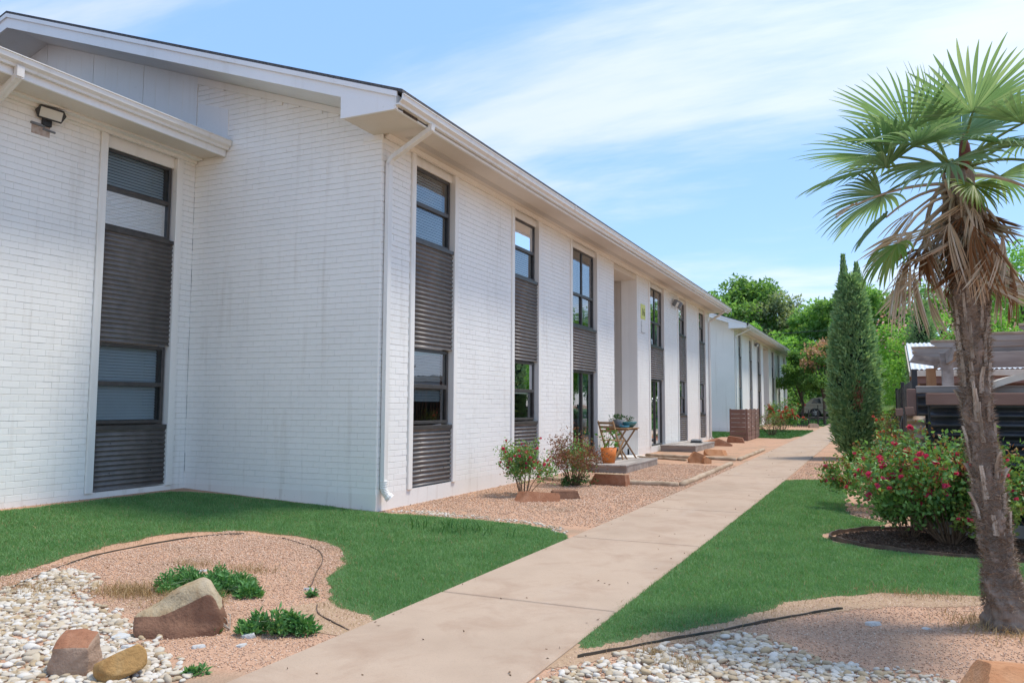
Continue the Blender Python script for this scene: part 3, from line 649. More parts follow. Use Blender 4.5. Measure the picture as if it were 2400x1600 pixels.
m = MB(); m.prism([(-2.74, zw(-2.74)+.05), (-2.70, zw(-2.70)+.10), (-5.2, zw(-5.2)+.26), (-5.2, zw(-5.2)+.045)], 1, -.0165, -.0125); m.prism([(-3.4, zw(-3.4)+.05), (-2.78, zw(-2.78)+.06), (-2.78, zw(-2.78)+.52), (-3.4, zw(-3.4)+.50)], 1, -.0124, -.0035); m.build('flashing', M['siding'], bldA)
downspout(bldA, [(-2.745, -3.22, 5.20), (-2.745, -3.22, 5.10), (-3.32, -3.12, 4.93), (-3.375, -3.12, 4.86), (-3.375, -3.12, .3)])
m = MB(); m.box(.7005, .703, -.58, -.24, 5.048, 5.086); m.build('rotten_gap', mat('rotten_wood', (.03, .022, .016), (.10, .07, .05), scale=30), bldA)
zc_ = .4
while zc_ < 4.2:
    h_ = rng.uniform(.08, .42)
    if rng.random() < .72:
        q_ = rng.uniform(-.002, .007); m = MB(); m.box(XW+q_, XW+q_+rng.uniform(.0025, .0045), -.0068, -.0035, zc_, zc_+h_); m.build('corner_crack', M['grey_pot'], bldA)
    zc_ += h_+.004
lay_bricks(fieldsA, 300)
# ================================================================== lawns, beds, gravel
LAWN_L = smooth_poly([(-3.24, -9), (-3.22, -5), (-3.25, -1.2), (-3.0, -.28), (-1.9, -.10), (-.9, -.04), (0, -.05), (.9, -.06), (1.6, -.08), (2.2, -.18), (2.65, -.40), (3.02, -.90), (3.06, -2.5), (3.09, -4.32), (2.90, -4.28), (2.53, -4.12), (1.98, -3.54), (1.75, -3.0), (1.20, -2.36), (.59, -2.06), (-.20, -1.98), (-.75, -2.55), (-.72, -3.5), (-.40, -4.6), (-.2, -6), (-.2, -9)], k=4)
LAWN_R = smooth_poly([(4.36, -4.2), (4.35, -1), (4.34, 3), (4.34, 6.75), (4.8, 7.4), (5.45, 7.7), (5.5, 5.0), (5.58, 2.9), (5.75, 2.35), (6.05, 1.9), (5.85, 1.45), (5.55, .95), (5.42, .45), (5.75, .05), (6.28, -.17), (7.2, -.24), (9.0, -.3), (9.0, -1.6), (7.6, -1.75), (6.7, -1.85), (5.95, -2.12), (5.42, -2.66), (5.15, -3.30), (4.75, -3.85)], k=4)
sheet('lawn_soil', LAWN_L, .03, .004, M['soil'], wob=.02); sheet('lawn_soil', LAWN_R, .03, .004, M['soil'], wob=.02)
def turf(name, poly, label, near):
    """dense mown turf whose blade density falls with distance from the lens"""
    VV = []; FF = []; b0 = 0
    Q = sample(poly, 15000, .035); d = np.hypot(Q[:, 0]-6.02, Q[:, 1]+8.79)
    keep = nr.random(len(Q)) < np.clip((6.5/d)**1.5, .12, 1)*(Q[:, 1] > -6.5); Q = Q[keep]; d = d[keep]
    clump = .75+.45*np.sin(Q[:, 0]*2.3+np.sin(Q[:, 1]*3.1))*np.sin(Q[:, 1]*2.7+1.3*np.sin(Q[:, 0]*1.9)); L = (.030+.012*clump)*nr.uniform(.6, 1.35, len(Q))
    e = dist(Q, poly); L *= np.clip(.55+e*3, .55, 1)
    V, F = blades(Q, L, np.clip(.0030*d/5.5, .0030, .012)[:, None], .75)
    o = link(name, mesh_np(name, V, F), None, M['grass']); tag(o, label, 'grass', kind='stuff'); return Q
turf('lawn_grass', LAWN_L, 'mown green grass between the white wing and the path', 0)
turf('lawn_grass', LAWN_R, 'mown green grass on the right side of the path', 0)
# dry straw fringe where the turf stops
Q = []
for poly, lim in ((LAWN_L, (-6.2, -1.7)), (LAWN_R, (-4.4, -1.5))):
    P = np.array(poly); q = nr.uniform(P.min(0)-.4, P.max(0)+.4, (160000, 2)); q = q[(q[:, 1] > lim[0]) & (q[:, 1] < lim[1]) & (q[:, 0] < 8.5) & ((q[:, 0] < 3.02) | (q[:, 0] > 4.4))]
    dd = dist(q, poly); ins = inpoly(q, poly); q = q[((~ins) & (dd < .28) & (nr.random(len(q)) < .9*np.exp(-dd*7))) | (ins & (dd < .05) & (nr.random(len(q)) < .5))]; Q.append(q)
Q = np.concatenate(Q); V, F = blades(Q, .035, .003, 1.0); tag(link('dry_grass', mesh_np('dry_grass', V, F), None, M['drygrass']), 'straw coloured dead grass fringe along the lawn edges', 'grass', kind='stuff')
for nm, poly in (('dry_patch', [(2.3, -4.45), (3.02, -4.75), (3.02, -4.1), (2.5, -4.0)]), ('dry_patch', [(4.4, -4.75), (5.6, -2.9), (6.6, -2.15), (6.6, -1.8), (5.9, -2.0), (4.4, -4.1)])):
    sheet(nm, smooth_poly(poly, k=4), .03, .003, M['drysoil'], wob=.03)
q = np.concatenate([sample(LAWN_L, 260, .03), sample(LAWN_R, 260, .03)]); q = q[q[:, 1] > -6.3]; V, F = blades(q, .05, .004, .9); tag(link('straw_blades', mesh_np('straw_blades', V, F), None, M['drygrass']), 'scattered straw coloured blades and clippings in both lawns', 'grass', kind='stuff')
q = np.column_stack([nr.uniform(3.05, 4.35, 420), -6+26*nr.random(420)**1.6]); q = q[(np.minimum(q[:, 0]-3.03, 4.37-q[:, 0]) < .16) | (nr.random(len(q)) < .12)]; q = np.concatenate([q, nr.uniform((0, .4), (2.8, 9), (160, 2)), nr.uniform((0, -5), (2.9, -2.4), (90, 2))])
on = (q[:, 0] > 3.03) & (q[:, 0] < 4.37); V, F = leaves(np.column_stack([q, gz(q[:, 0], q[:, 1])+np.where(on, .026, .012)]), np.column_stack([nr.normal(size=(len(q), 2)), nr.normal(0, .15, len(q))]), .026, .012, .3)
tag(link('leaf_litter', mesh_np('leaf_litter', V, F), None, leafmat('dry_leaf_bits', [(.12, .07, .04), (.22, .13, .07), (.30, .20, .12)], 0, .9, .1)), 'small dry leaf bits on the path and beds', 'leaves', kind='stuff')
# coarse blades standing above the lawn
def tuft(name, cx, cy, n, spread, L, W, m, label, cat='plant', lean=.6, group=None, curl=.45):
    t = nr.normal(0, spread, (n, 2)) if np.isscalar(spread) else nr.normal(0, 1, (n, 2))*np.array(spread)
    V, F = blades(np.column_stack([t, gz(t[:, 0]+cx, t[:, 1]+cy)-float(gz(cx, cy))]), L, W, lean, curl=curl)
    o = empty(name, G(cx, cy), 0, label, cat, group); bl = link('blades', mesh_np('blades', V, F), o, m); bl['kind'] = 'stuff'; return o
M['blade'] = leafmat('coarse_grass', [(.05, .15, .03), (.08, .20, .05), (.11, .24, .07)], .3)
tuft('grass_clump', 1.75, -.95, 130, (.30, .12), .17, .011, M['blade'], 'clump of coarse tall grass blades standing in the left lawn', 'grass')
tuft('grass_clump', .95, -.75, 40, (.18, .08), .13, .010, M['blade'], 'smaller coarse grass clump left of the larger one in the left lawn', 'grass')
DG = 'dry grass clumps in the left gravel bed'
for x, y, n, sp, L, lb in ((.95, -4.55, 900, (.16, .10), .10, 'largest tan dead grass clump on the gravel, behind the white stones'), (1.55, -4.55, 700, (.13, .10), .11, 'tan dead grass clump behind the left end of the big boulder'), (.25, -4.75, 500, (.18, .12), .07, 'low dead grass clump among the white stones by the edging'), (.6, -3.6, 160, (.12, .06), .09, 'pale wispy grass clump in the middle of the gravel bed'), (1.15, -3.55, 380, (.18, .10), .06, 'brown matted grass behind the feathery green weed'), (.75, -5.75, 260, (.10, .08), .06, 'small dead grass clump among the white stones at the left frame edge')):
    tuft('dry_grass_clump', x, y, n, sp, L, .004, M['drygrass'], lb, 'grass', .95, DG)
for x, y, n, lb in ((4.82, -4.28, 120, 'small dead weed among white stones right of the path'), (5.05, -4.42, 110, 'small dead weed in the white stones near the bottom frame edge'), (6.25, -2.05, 260, 'thin dry grass lying by the palm at the lawn edge')):
    tuft('dry_grass_clump', x, y, n, (.06, .05) if n < 200 else (.22, .08), .07, .004, M['drygrass'], lb, 'grass', .9, 'dry grass clumps right of the path')
tuft('dry_grass_clump', 6.72, -2.78, 900, (.17, .15), .09, .004, M['drygrass'], 'tan dead grass round the foot of the palm trunk', 'grass', 1.0, 'dry grass clumps right of the path')
# edging strips
def strip(name, pts, h, th, m, label, cat='edging', dz=0):
    pts = smooth_poly(pts, False, 8); mb = MB(); V = []; F = []
    n = len(pts); P = [Vector(p) for p in pts]
    for i, p in enumerate(P):
        t = (P[min(i+1, n-1)]-P[max(i-1, 0)]).normalized(); nn = Vector((-t.y, t.x))*th/2; z = float(gz(p.x, p.y))+dz; hh = h*(.75+.12*math.sin(i*.7)+.08*math.sin(i*1.9))
        V += [(p.x-nn.x, p.y-nn.y, z-.03), (p.x+nn.x, p.y+nn.y, z-.03), (p.x+nn.x, p.y+nn.y, z+hh), (p.x-nn.x, p.y-nn.y, z+hh)]
    for i in range(n-1):
        for j in range(4): F.append((i*4+j, i*4+(j+1) % 4, i*4+4+(j+1) % 4, i*4+4+j))
    F += [(0, 1, 2, 3), tuple(range(4*n-4, 4*n))]; mb.add(V, F); return tag(mb.build(name, m), label, cat)
strip('edging_strip', [(.35, -5.6), (.07, -4.93), (-.35, -4.1), (-.50, -3.5), (-.45, -2.6), (-.20, -2.16)], .018, .007, M['edging'], 'dark green edging strip between left lawn and white stones')
strip('edging_strip', [(.30, -2.14), (.99, -2.47), (1.42, -2.89), (1.75, -3.4), (1.97, -3.72), (2.05, -3.9)], .013, .006, M['edging_brown'], 'thin dark edging strip curving behind the left gravel bed')
strip('edging_strip', [(2.42, -4.22), (2.6, -4.42), (2.99, -4.63)], .014, .007, M['edging_brown'], 'short dark edging strip ending at the left side of the path')
strip('edging_strip', [(4.46, -4.52), (4.75, -4.1), (5.1, -3.62), (5.45, -3.1), (5.75, -2.72)], .024, .007, M['edging'], 'dark green edging strip between right lawn and white stones')
strip('edging_strip', [(7.6, -.22), (6.3, -.16), (5.82, .05), (5.50, .42), (5.62, .92), (5.95, 1.30), (6.35, 1.45), (6.62, 1.25)], .055, .012, M['edging_brown'], 'dark metal edging ring round the mulch under the roses', dz=.0)
strip('edging_strip', [(5.55, 3.4), (5.62, 2.75), (5.85, 2.3), (6.2, 1.95)], .013, .006, M['edging_brown'], 'low dark edging along the granite bed right of the lawn')
BED2 = smooth_poly([(8.5, -.15), (7.2, -.15), (6.3, -.12), (5.86, .08), (5.56, .44), (5.66, .88), (5.97, 1.24), (6.35, 1.38), (6.7, 1.22), (8.5, 1.22)], k=4)
sheet('mulch_bed', BED2, .06, .006, M['mulch'])
V, F = leaves(np.column_stack([(q := sample(BED2, 2600)), gz(q[:, 0], q[:, 1])+.012]), np.column_stack([nr.normal(size=(len(q), 2)), nr.normal(0, .25, len(q))]), .035, .010, .2)
M['mulchbit'] = leafmat('bark_mulch', [(.05, .03, .02), (.11, .065, .045), (.17, .11, .075), (.26, .18, .13)], 0, .95, .1)
tag(link('mulch_chips', mesh_np('mulch_chips', V, F), None, M['mulchbit']), 'brown bark mulch under the rose bushes', 'mulch', kind='stuff')
# granite chips on the beds, white river stones
def ico(sub):
    bm = bmesh.new(); bmesh.ops.create_icosphere(bm, subdivisions=sub, radius=1); v = np.array([x.co[:] for x in bm.verts]); f = np.array([[x.index for x in y.verts] for y in bm.faces]); bm.free(); return v, f
def pebbles(Q, size, flat, sub, z=.0, jit=.22):
    """irregular flattened stones"""
    v0, f0 = ico(sub); n = len(Q); k = len(v0)
    s = size*np.stack([nr.uniform(.75, 1.45, n), nr.uniform(.7, 1.1, n), nr.uniform(flat*.7, flat*1.3, n)], 1) if np.isscalar(size) else size[:, None]*np.stack([nr.uniform(.75, 1.45, n), nr.uniform(.7, 1.1, n), nr.uniform(flat*.7, flat*1.3, n)], 1)
    ph = nr.uniform(0, 6.28, (n, 3)); fq = nr.uniform(1.2, 2.6, (n, 3))
    V = v0[None]*(1+jit*np.sin(v0[None, :, 0]*fq[:, None, 0]+ph[:, None, 0])*np.sin(v0[None, :, 1]*fq[:, None, 1]+ph[:, None, 1])+jit*.5*np.sin(v0[None, :, 2]*fq[:, None, 2]*2+ph[:, None, 2]))[..., None]
    V = V*s[:, None]; a = nr.uniform(0, 6.28, n); tl = nr.normal(0, .28, n); c, sn = np.cos(a)[:, None], np.sin(a)[:, None]; ct, st_ = np.cos(tl)[:, None], np.sin(tl)[:, None]
    x, y, zz = V[..., 0], V[..., 1], V[..., 2]; x, zz = x*ct-zz*st_, x*st_+zz*ct; x, y = x*c-y*sn, x*sn+y*c
    z0 = gz(Q[:, 0], Q[:, 1])+z+s[:, 2]*.55
    V = np.stack([x+Q[:, 0][:, None], y+Q[:, 1][:, None], zz+z0[:, None]], -1).reshape(-1, 3); F = (f0[None]+(np.arange(n)*k)[:, None, None]).reshape(-1, 3); return V, F
STONE_L = smooth_poly([(.42, -6.6), (.10, -5.05), (-.30, -4.30), (.20, -4.22), (.70, -4.72), (1.28, -4.92), (1.75, -5.12), (2.05, -5.32), (2.55, -5.45), (2.75, -5.72), (2.78, -6.6)], k=4)
STONE_R = smooth_poly([(4.50, -4.62), (4.80, -4.10), (5.12, -3.66), (5.32, -3.62), (5.55, -3.86), (5.95, -3.95), (6.4, -4.0), (7.0, -4.6), (6.8, -5.6), (4.5, -5.6)], k=4)
STONE_S = smooth_poly([(.12, .12), (.5, .08), (1.2, .02), (1.9, -.03), (2.5, -.28), (2.9, -.62), (2.75, -.2), (2.2, .12), (1.5, .2), (.6, .42)], k=4)
def stones(poly, dens, smin, smax, label, z=0, sub=2):
    q = sample(poly, dens, .06); e = dist(q, poly); q = q[nr.random(len(q)) < np.clip(.25+e*5, 0, 1)]
    s = smin+(smax-smin)*nr.beta(1.3, 4.2, len(q)); V, F = pebbles(q, s, .5, sub, z)
    tag(link('white_stones', mesh_np('white_stones', V, F, smooth=True), None, M['pebble']), label, 'stones', kind='stuff')
stones(STONE_L, 1350, .010, .044, 'white and cream river stones covering the bottom left corner')
stones(STONE_R, 1450, .010, .041, 'white and cream river stones right of the path at the bottom')
stones(STONE_S, 900, .012, .030, 'narrow band of small white stones between lawn and granite bed', sub=1)
GB = [((-.45, -5.5), (3.0, -2.1)), ((4.4, -5.4), (7.6, -1.8)), ((.02, 0.0), (3.0, 10.0)), ((4.4, 7.3), (6.4, 12)), ((5.6, 1.8), (6.3, 3.6))]
Q = []
for (a, b), dn in zip(GB, (3200, 2600, 900, 500, 900)):
    q = nr.uniform(a, b, (int(dn*(b[0]-a[0])*(b[1]-a[1])), 2)); q = q[~inpoly(q, LAWN_L) & ~inpoly(q, LAWN_R) & ~inpoly(q, BED2)]; Q.append(q)
Q = np.concatenate(Q); dd = np.hypot(Q[:, 0]-6.02, Q[:, 1]+8.79)
v8 = np.array([(1, 0, 0), (-1, 0, 0), (0, 1, 0), (0, -1, 0), (0, 0, 1), (0, 0, -1)], float); f8 = np.array([(0, 2, 4), (2, 1, 4), (1, 3, 4), (3, 0, 4), (2, 0, 5), (1, 2, 5), (3, 1, 5), (0, 3, 5)])
s = nr.uniform(.0035, .0085, len(Q))*np.clip(dd/6, 1, 2); rot = rdir(len(Q)); ax2 = np.cross(rot, rdir(len(Q))); ax2 /= np.linalg.norm(ax2, axis=1)[:, None]; ax3 = np.cross(rot, ax2)
Vv = (v8[None, :, :1]*rot[:, None]+v8[None, :, 1:2]*ax2[:, None]*.8+v8[None, :, 2:]*ax3[:, None]*.6)*s[:, None, None]
Vv = Vv+np.column_stack([Q, gz(Q[:, 0], Q[:, 1])+s*.3])[:, None]; F = (f8[None]+(np.arange(len(Q))*6)[:, None, None]).reshape(-1, 3)
tag(link('granite_chips', mesh_np('granite_chips', Vv.reshape(-1, 3), F), None, M['chip']), 'loose pinkish granite chips spread over the planting beds', 'gravel', kind='stuff')
# farther grass patches
FARP = [('lawn', [(.0, 25), (1.1, 25.0), (2.6, 24.5), (2.9, 27.0), (2.95, 34), (-.3, 34), (-.4, 30), (-6, 30), (-6, 23.5), (0, 23.5)]), ('lawn', [(-.2, 44), (2.95, 41.5), (2.95, 47), (4.5, 47.5), (30, 40), (60, 40), (60, 55), (-60, 55), (-60, 56), (-1, 55)]), ('lawn', [(5.9, 22), (6.3, 19), (40, 19), (40, 39), (4.6, 46), (4.5, 30)]), ('lawn', [(-120, 64), (200, 64), (200, 140), (-120, 140)])]
for i, (nm, p) in enumerate(FARP): sheet(nm, p, .25 if i < 3 else 4.0, .006, M['soil'])
VV = []; FF = []; k = 0
for p, dn, L, W in ((FARP[0][1], 500, .07, .03), (FARP[1][1], 60, .10, .09), (FARP[2][1], 60, .10, .07), ([(-30, 64), (40, 64), (40, 80), (-30, 80)], 20, .15, .16)):
    V, F = blades(sample(p, dn), L, W, .5); VV.append(V); FF.append(F+k); k += len(V)
tag(link('lawn_grass', mesh_np('lawn_grass', np.concatenate(VV), np.concatenate(FF)), None, M['blade']), 'distant green grass at the end of the path', 'grass', kind='stuff')

# ================================================================== rocks
def rock(name, c, size, rz, planes, mats, label, seed=1, rough=.04, group=None, tilt=(0, 0), cat='rock', sub=5):
    """block clamped by cutting planes; planes: (normal, offset, material index) in unit space"""
    r = np.random.default_rng(seed); v, f = ico(sub); P = np.sign(v)*np.abs(v)**.72; mi = np.zeros(len(f), int); mv = np.zeros(len(v), int)
    for n_, d, m_ in planes:
        n_ = np.array(n_, float); n_ /= np.linalg.norm(n_); ex = P@n_-d; h = ex > 0; P[h] -= ex[h, None]*n_; mv[h] = m_
    nz = sum(np.sin(P@(r.normal(size=3)*q)+r.uniform(0, 6.28))/q for q in (2, 3, 5, 8, 13, 20) for _ in range(2)); P *= (1+rough*nz)[:, None]
    mi = np.array([np.bincount(mv[t]).argmax() for t in f])
    P = P*np.array(size)/2; a, b = tilt
    P = P@np.array(Euler((a, b, rz)).to_matrix()).T; P[:, 2] -= P[:, 2].min()+.015
    me = mesh_np(name, P, f, mi, smooth=True); me.set_sharp_from_angle(angle=R(28)); o = link(name, me, None, mats); o.location = G(*c); return tag(o, label, cat, group)
def hull_rock(name, c, pts, mats, label, seed=1, group=None, sc=1.0, rough=.006, split=.42):
    """angular rock from corner points given in (right, away, up) of the view"""
    bm = bmesh.new(); rt, aw = Vector((.907, .42, 0)), Vector((-.42, .907, 0)); rr = np.random.default_rng(seed)
    for s_, d_, z_ in pts: bm.verts.new((rt*s_+aw*d_)*sc+Vector((0, 0, z_*sc)))
    r_ = bmesh.ops.convex_hull(bm, input=bm.verts); bmesh.ops.delete(bm, geom=[g for g in r_['geom_interior'] if isinstance(g, bmesh.types.BMVert)], context='VERTS')
    bmesh.ops.recalc_face_normals(bm, faces=bm.faces)
    bmesh.ops.bevel(bm, geom=list(bm.edges), offset=.012*sc, segments=2, profile=.6, affect='EDGES', clamp_overlap=True)
    bmesh.ops.triangulate(bm, faces=bm.faces)
    bm.normal_update()
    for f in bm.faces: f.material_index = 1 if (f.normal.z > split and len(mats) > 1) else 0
    for _ in range(3): bmesh.ops.subdivide_edges(bm, edges=[e for e in bm.edges if e.calc_length() > .022], cuts=1, use_grid_fill=True)
    bmesh.ops.triangulate(bm, faces=bm.faces)
    co = np.array([v.co[:] for v in bm.verts]); nz = sum(np.sin(co@(rr.normal(size=3)*q)+rr.uniform(0, 6.28))*(9/q) for q in (9, 16, 28, 50, 90) for _ in range(3))
    for v, q in zip(bm.verts, nz): v.co += v.normal*float(q)*rough
    me = bpy.data.meshes.new(name); bm.to_mesh(me); bm.free()
    for p in me.polygons: p.use_smooth = True
    me.set_sharp_from_angle(angle=R(32)); o = link(name, me, None, mats); o.location = G(*c); return tag(o, label, 'rock', group)
RG = 'sandstone boulders in the left gravel bed'
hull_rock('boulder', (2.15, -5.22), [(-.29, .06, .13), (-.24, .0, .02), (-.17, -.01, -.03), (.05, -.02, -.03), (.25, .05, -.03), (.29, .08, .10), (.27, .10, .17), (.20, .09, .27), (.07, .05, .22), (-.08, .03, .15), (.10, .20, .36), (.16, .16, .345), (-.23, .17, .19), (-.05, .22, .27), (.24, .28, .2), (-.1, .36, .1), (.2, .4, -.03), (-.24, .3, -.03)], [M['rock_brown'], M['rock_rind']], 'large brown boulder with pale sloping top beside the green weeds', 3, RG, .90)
hull_rock('boulder', (2.19, -5.93), [(-.14, .02, .0), (-.10, -.02, .17), (.12, -.01, .18), (.13, .0, .10), (.10, .0, -.03), (-.06, -.03, -.03), (-.12, .16, .23), (.11, .14, .235), (.02, .18, .25), (.13, .2, .0), (-.12, .2, .0)], [M['rock_pink'], M['rock_red']], 'squarish pinkish boulder with flat red top on the white stones', 5, RG, .82)
rock('boulder', (2.45, -5.83), (.25, .165, .16), R(62), [((.2, -1, .4), .75, 0), ((0, .3, 1), .72, 0), ((0, 0, -1), .6, 0)], [M['rock_ochre']], 'rounded ochre boulder right of the squarish pinkish one', 8, .025, RG, (0, R(-18)))
rock('boulder', (6.72, -4.33), (.88, .60, .38), R(15), [((-.3, -.5, .8), .5, 0), ((.1, .3, 1), .55, 0), ((0, 0, -1), .5, 0), ((-1, .1, .3), .7, 0), ((.4, -.1, 1), .5, 0)], [M['rock_orange']], 'orange sandstone boulder cut by the bottom right corner', 11, .02)
RF = 'red sandstone rocks along the main building front'
rock('boulder', (1.42, 2.05), (.66, .38, .30), R(38), [((0, -1, .5), .45, 0), ((.2, .2, 1), .55, 0), ((-1, -.2, .5), .7, 0), ((0, 0, -1), .4, 0)], [M['rock_red']], 'wedge shaped red rock right of the pink flowered bush', 13, .03, RF)
rock('boulder', (1.70, 2.55), (.50, .32, .27), R(30), [((.1, -1, .2), .55, 0), ((0, 0, 1), .6, 0), ((1, 0, .2), .7, 0), ((0, 0, -1), .4, 0)], [M['rock_brown']], 'smaller reddish brown rock tucked behind the wedge shaped one', 14, .03, RF)
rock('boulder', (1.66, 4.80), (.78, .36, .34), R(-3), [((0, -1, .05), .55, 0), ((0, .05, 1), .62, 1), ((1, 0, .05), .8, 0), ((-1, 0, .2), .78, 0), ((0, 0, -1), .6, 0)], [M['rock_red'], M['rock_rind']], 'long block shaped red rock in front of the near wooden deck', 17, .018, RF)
rock('boulder', (1.95, 10.75), (.42, .40, .40), R(20), [((-.3, -1, .3), .62, 0), ((.5, .2, 1), .55, 0), ((0, 0, -1), .6, 0), ((-.8, 0, .6), .7, 0)], [M['rock_orange']], 'angular orange rock inside the timber edged bed', 19, .03, RF)
rock('boulder', (2.22, 10.55), (.20, .22, .24), R(50), [((-.3, -1, .3), .6, 0), ((0, 0, -1), .5, 0), ((.6, .2, .9), .6, 0)], [M['rock_orange']], 'little orange rock leaning on the angular orange rock', 20, .03, RF)
rock('boulder', (1.88, 13.6), (.66, .46, .30), R(15), [((0, -1, .5), .6, 0), ((.1, .1, 1), .6, 0), ((0, 0, -1), .5, 0), ((1, -.3, .3), .7, 0)], [M['rock_orange']], 'low flat topped orange rock near the far timber edge', 21, .03, RF)
rock('boulder', (1.12, 18.3), (.85, .5, .42), R(10), [((0, -1, .3), .6, 0), ((.7, .1, .8), .5, 1), ((0, 0, -1), .5, 0), ((-.6, -.2, .8), .6, 0)], [M['rock_red'], M['rock_rind']], 'reddish rock by the far corner of the main building', 23, .03, RF)
rock('boulder', (1.28, 20.6), (.70, .42, .36), R(5), [((0, -1, .1), .6, 0), ((.25, 0, 1), .6, 0), ((0, 0, -1), .6, 0), ((-1, 0, .1), .8, 0), ((1, 0, .2), .8, 0)], [M['rock_red']], 'block shaped red rock just before the brown slatted screen', 24, .018, RF)
for x, y, s, lb in ((1.87, -5.36, .10, 'grey white angular stone under the big boulder\'s left end'), (2.12, -5.49, .10, 'angular white stone at the big boulder\'s front corner'), (.83, -3.72, .07, 'flat white stone lying behind the dead grass'), (2.06, -3.86, .07, 'white stone right of the feathery green weed'), (2.52, -4.98, .10, 'flat tan stone in front of the round green weed'), (2.42, -5.28, .07, 'small white stone on the granite by the path'), (2.62, -5.15, .06, 'pale stone nearest the path below the round weed'), (5.95, -3.05, .085, 'white stone alone on the granite left of the palm'), (6.25, -3.0, .05, 'little white stone close to the palm foot')):
    rock('white_stone', (x, y), (s*1.25, s, s*.75), rng.uniform(0, 3), [((.2, -1, .3), .6, 0), ((0, .2, 1), .55, 0), ((1, .2, .2), .7, 0), ((0, 0, -1), .5, 0)], [M['rock_white']], lb, int(s*1000)+int(x*10), .03, 'single white stones', cat='stone', sub=3)

# ================================================================== lights, number sign
def floodlight(name, o, label, big):
    t = empty(name, o, 0, label, 'light', 'wall floodlights')
    if big:
        m = MB(); m.cbox(0, .05, -.06, .06, -.16, -.04, .01); m.build('mount', M['darkgrey'], t)
        m = MB(); pr = [(-.13, -.075), (-.17, 0), (-.13, .085), (.13, .085), (.17, .03), (.13, -.075)]; m.prism(pr, 0, .10, .16); h = m.build('housing', M['darkgrey'], t); h.location = (-.02, .05, .03); h.rotation_euler = (R(-6), R(20), R(-24))
        m = MB(); m.cbox(.158, .168, -.125, .125, -.055, .065, .004); m.build('lens', M['lens'], h)
        m = MB(); m.box(.02, .10, -.02, .02, -.08, -.02); m.build('bracket', M['darkgrey'], t)
    else:
        m = MB(); m.cbox(0, .06, -.08, .08, -.08, .08, .01); m.build('mount', M['gutter'], t)
        for s in (-1, 1):
            m = MB(); m.cbox(.08, .24, -.07, .07, -.10, .10, .012); h = m.build('housing', M['grey_pot'], t); h.location = (.02, .15*s, 0); h.rotation_euler = (0, R(35), R(30*s))
            m = MB(); m.cbox(.235, .248, -.055, .055, -.085, .085, .004); m.build('lens', M['lens'], h)
            m = MB(); m.tube([(.03, .05*s, 0), (.12, .14*s, 0)], .015, 8); m.build('bracket', M['gutter'], t)
    return t
floodlight('floodlight', (XW, -2.42, 5.03), 'black framed floodlight under the eave of the left wing', True)
floodlight('floodlight', (0, 16.75, 4.80), 'twin head floodlight between far windows of the main building', False)
floodlight('floodlight', (-.40, 38.3, 4.82+float(gz(0, 33))), 'twin head floodlight on the farther white building', False)
t = empty('wall_bracket', (XW, -2.46, 4.86), 0, 'old bare metal mounting bracket with chipped paint below the wing floodlight', 'bracket')
m = MB(); m.box(0, .006, -.14, .10, -.12, .02); m.build('bare_patch', mat('bare_brick', (.40, .30, .24), (.52, .44, .38), scale=20), t)
m = MB(); m.cbox(.006, .03, -.16, .02, -.01, .02, .003); m.cbox(.006, .02, .0, .17, -.045, -.02, .003); m.build('bracket_bar', M['grey_pot'], t)
t = empty('number_sign', (0, 13.02, 4.05), 0, 'yellow green building number sign reading 16 beside the breezeway', 'sign')
m = MB(); m.cbox(.004, .02, -.22, .22, -.21, .21, .004); m.build('plate', M['sign_yellow'], t)
cu = bpy.data.curves.new('numeral', 'FONT'); cu.body = '16'; cu.size = .30; cu.align_x = 'CENTER'; cu.align_y = 'CENTER'; cu.extrude = .002
tmp = bpy.data.objects.new('numeral', cu); COL.objects.link(tmp); bpy.context.view_layer.update()
me = bpy.data.meshes.new_from_object(tmp.evaluated_get(bpy.context.evaluated_depsgraph_get())); bpy.data.objects.remove(tmp)
me.materials.clear(); o = link('numerals', me, t, M['black']); o.rotation_euler = (R(90), 0, R(90)); o.location = (.024, 0, -.02)
t = empty('wall_plate', (0, 13.02, 3.62), 0, 'blank white panel with thin dark outline under the 16 sign', 'panel')
m = MB(); m.cbox(.004, .014, -.20, .20, -.17, .17, .003); m.build('plate', M['trim'], t)
m = MB(); m.box(.0142, .017, -.20, -.19, -.17, .17); m.box(.0142, .017, -.189, .20, -.17, -.16); m.box(.0142, .017, -.189, -.10, .02, .03); m.build('outline', M['darkgrey'], t)

# ================================================================== decks, timbers, patio things
def deck(o, w, l, h, n, label):
    t = empty('wooden_deck', G(*o), 0, label, 'deck', 'small wooden porch decks')
    for i in range(n):
        m = MB(); a = i*w/n; m.cbox(a+.004, a+w/n-.004, rng.uniform(-.02, .0), l+rng.uniform(0, .02), h-.035, h, .004); m.build('plank', M['wood_grey'], t)
    m = MB(); m.cbox(.01, w-.01, .02, .055, -.02, h-.036, .003); m.cbox(w-.045, w-.01, .056, l-.02, -.02, h-.037, .003); m.cbox(.01, .045, .056, l-.02, -.02, h-.037, .003); m.build('skirt_board', M['wood_greyx'], t); return t
deck((.06, 7.15), 1.20, 2.55, .17, 8, 'grey weathered wooden deck at the near sliding door, behind the block shaped rock')
deck((.06, 14.6), 1.05, 3.0, .19, 7, 'small wooden deck at the curtained door past the breezeway')
def timber(a, b, label, r=.055):
    a, b = Vector(a), Vector(b); n = 14; m = MB(); pts = []; rs = []
    for i in range(n+1):
        p = a.lerp(b, i/n); pts.append((p.x, p.y, float(gz(p.x, p.y))+.028+.004*math.sin(i*1.7))); rs.append(r*(1+.05*math.sin(i*2.1)))
    m.tube(pts, rs, 10); tag(m.build('landscape_timber', M['timber'], smooth=True), label, 'timber', 'landscape timbers edging the beds')
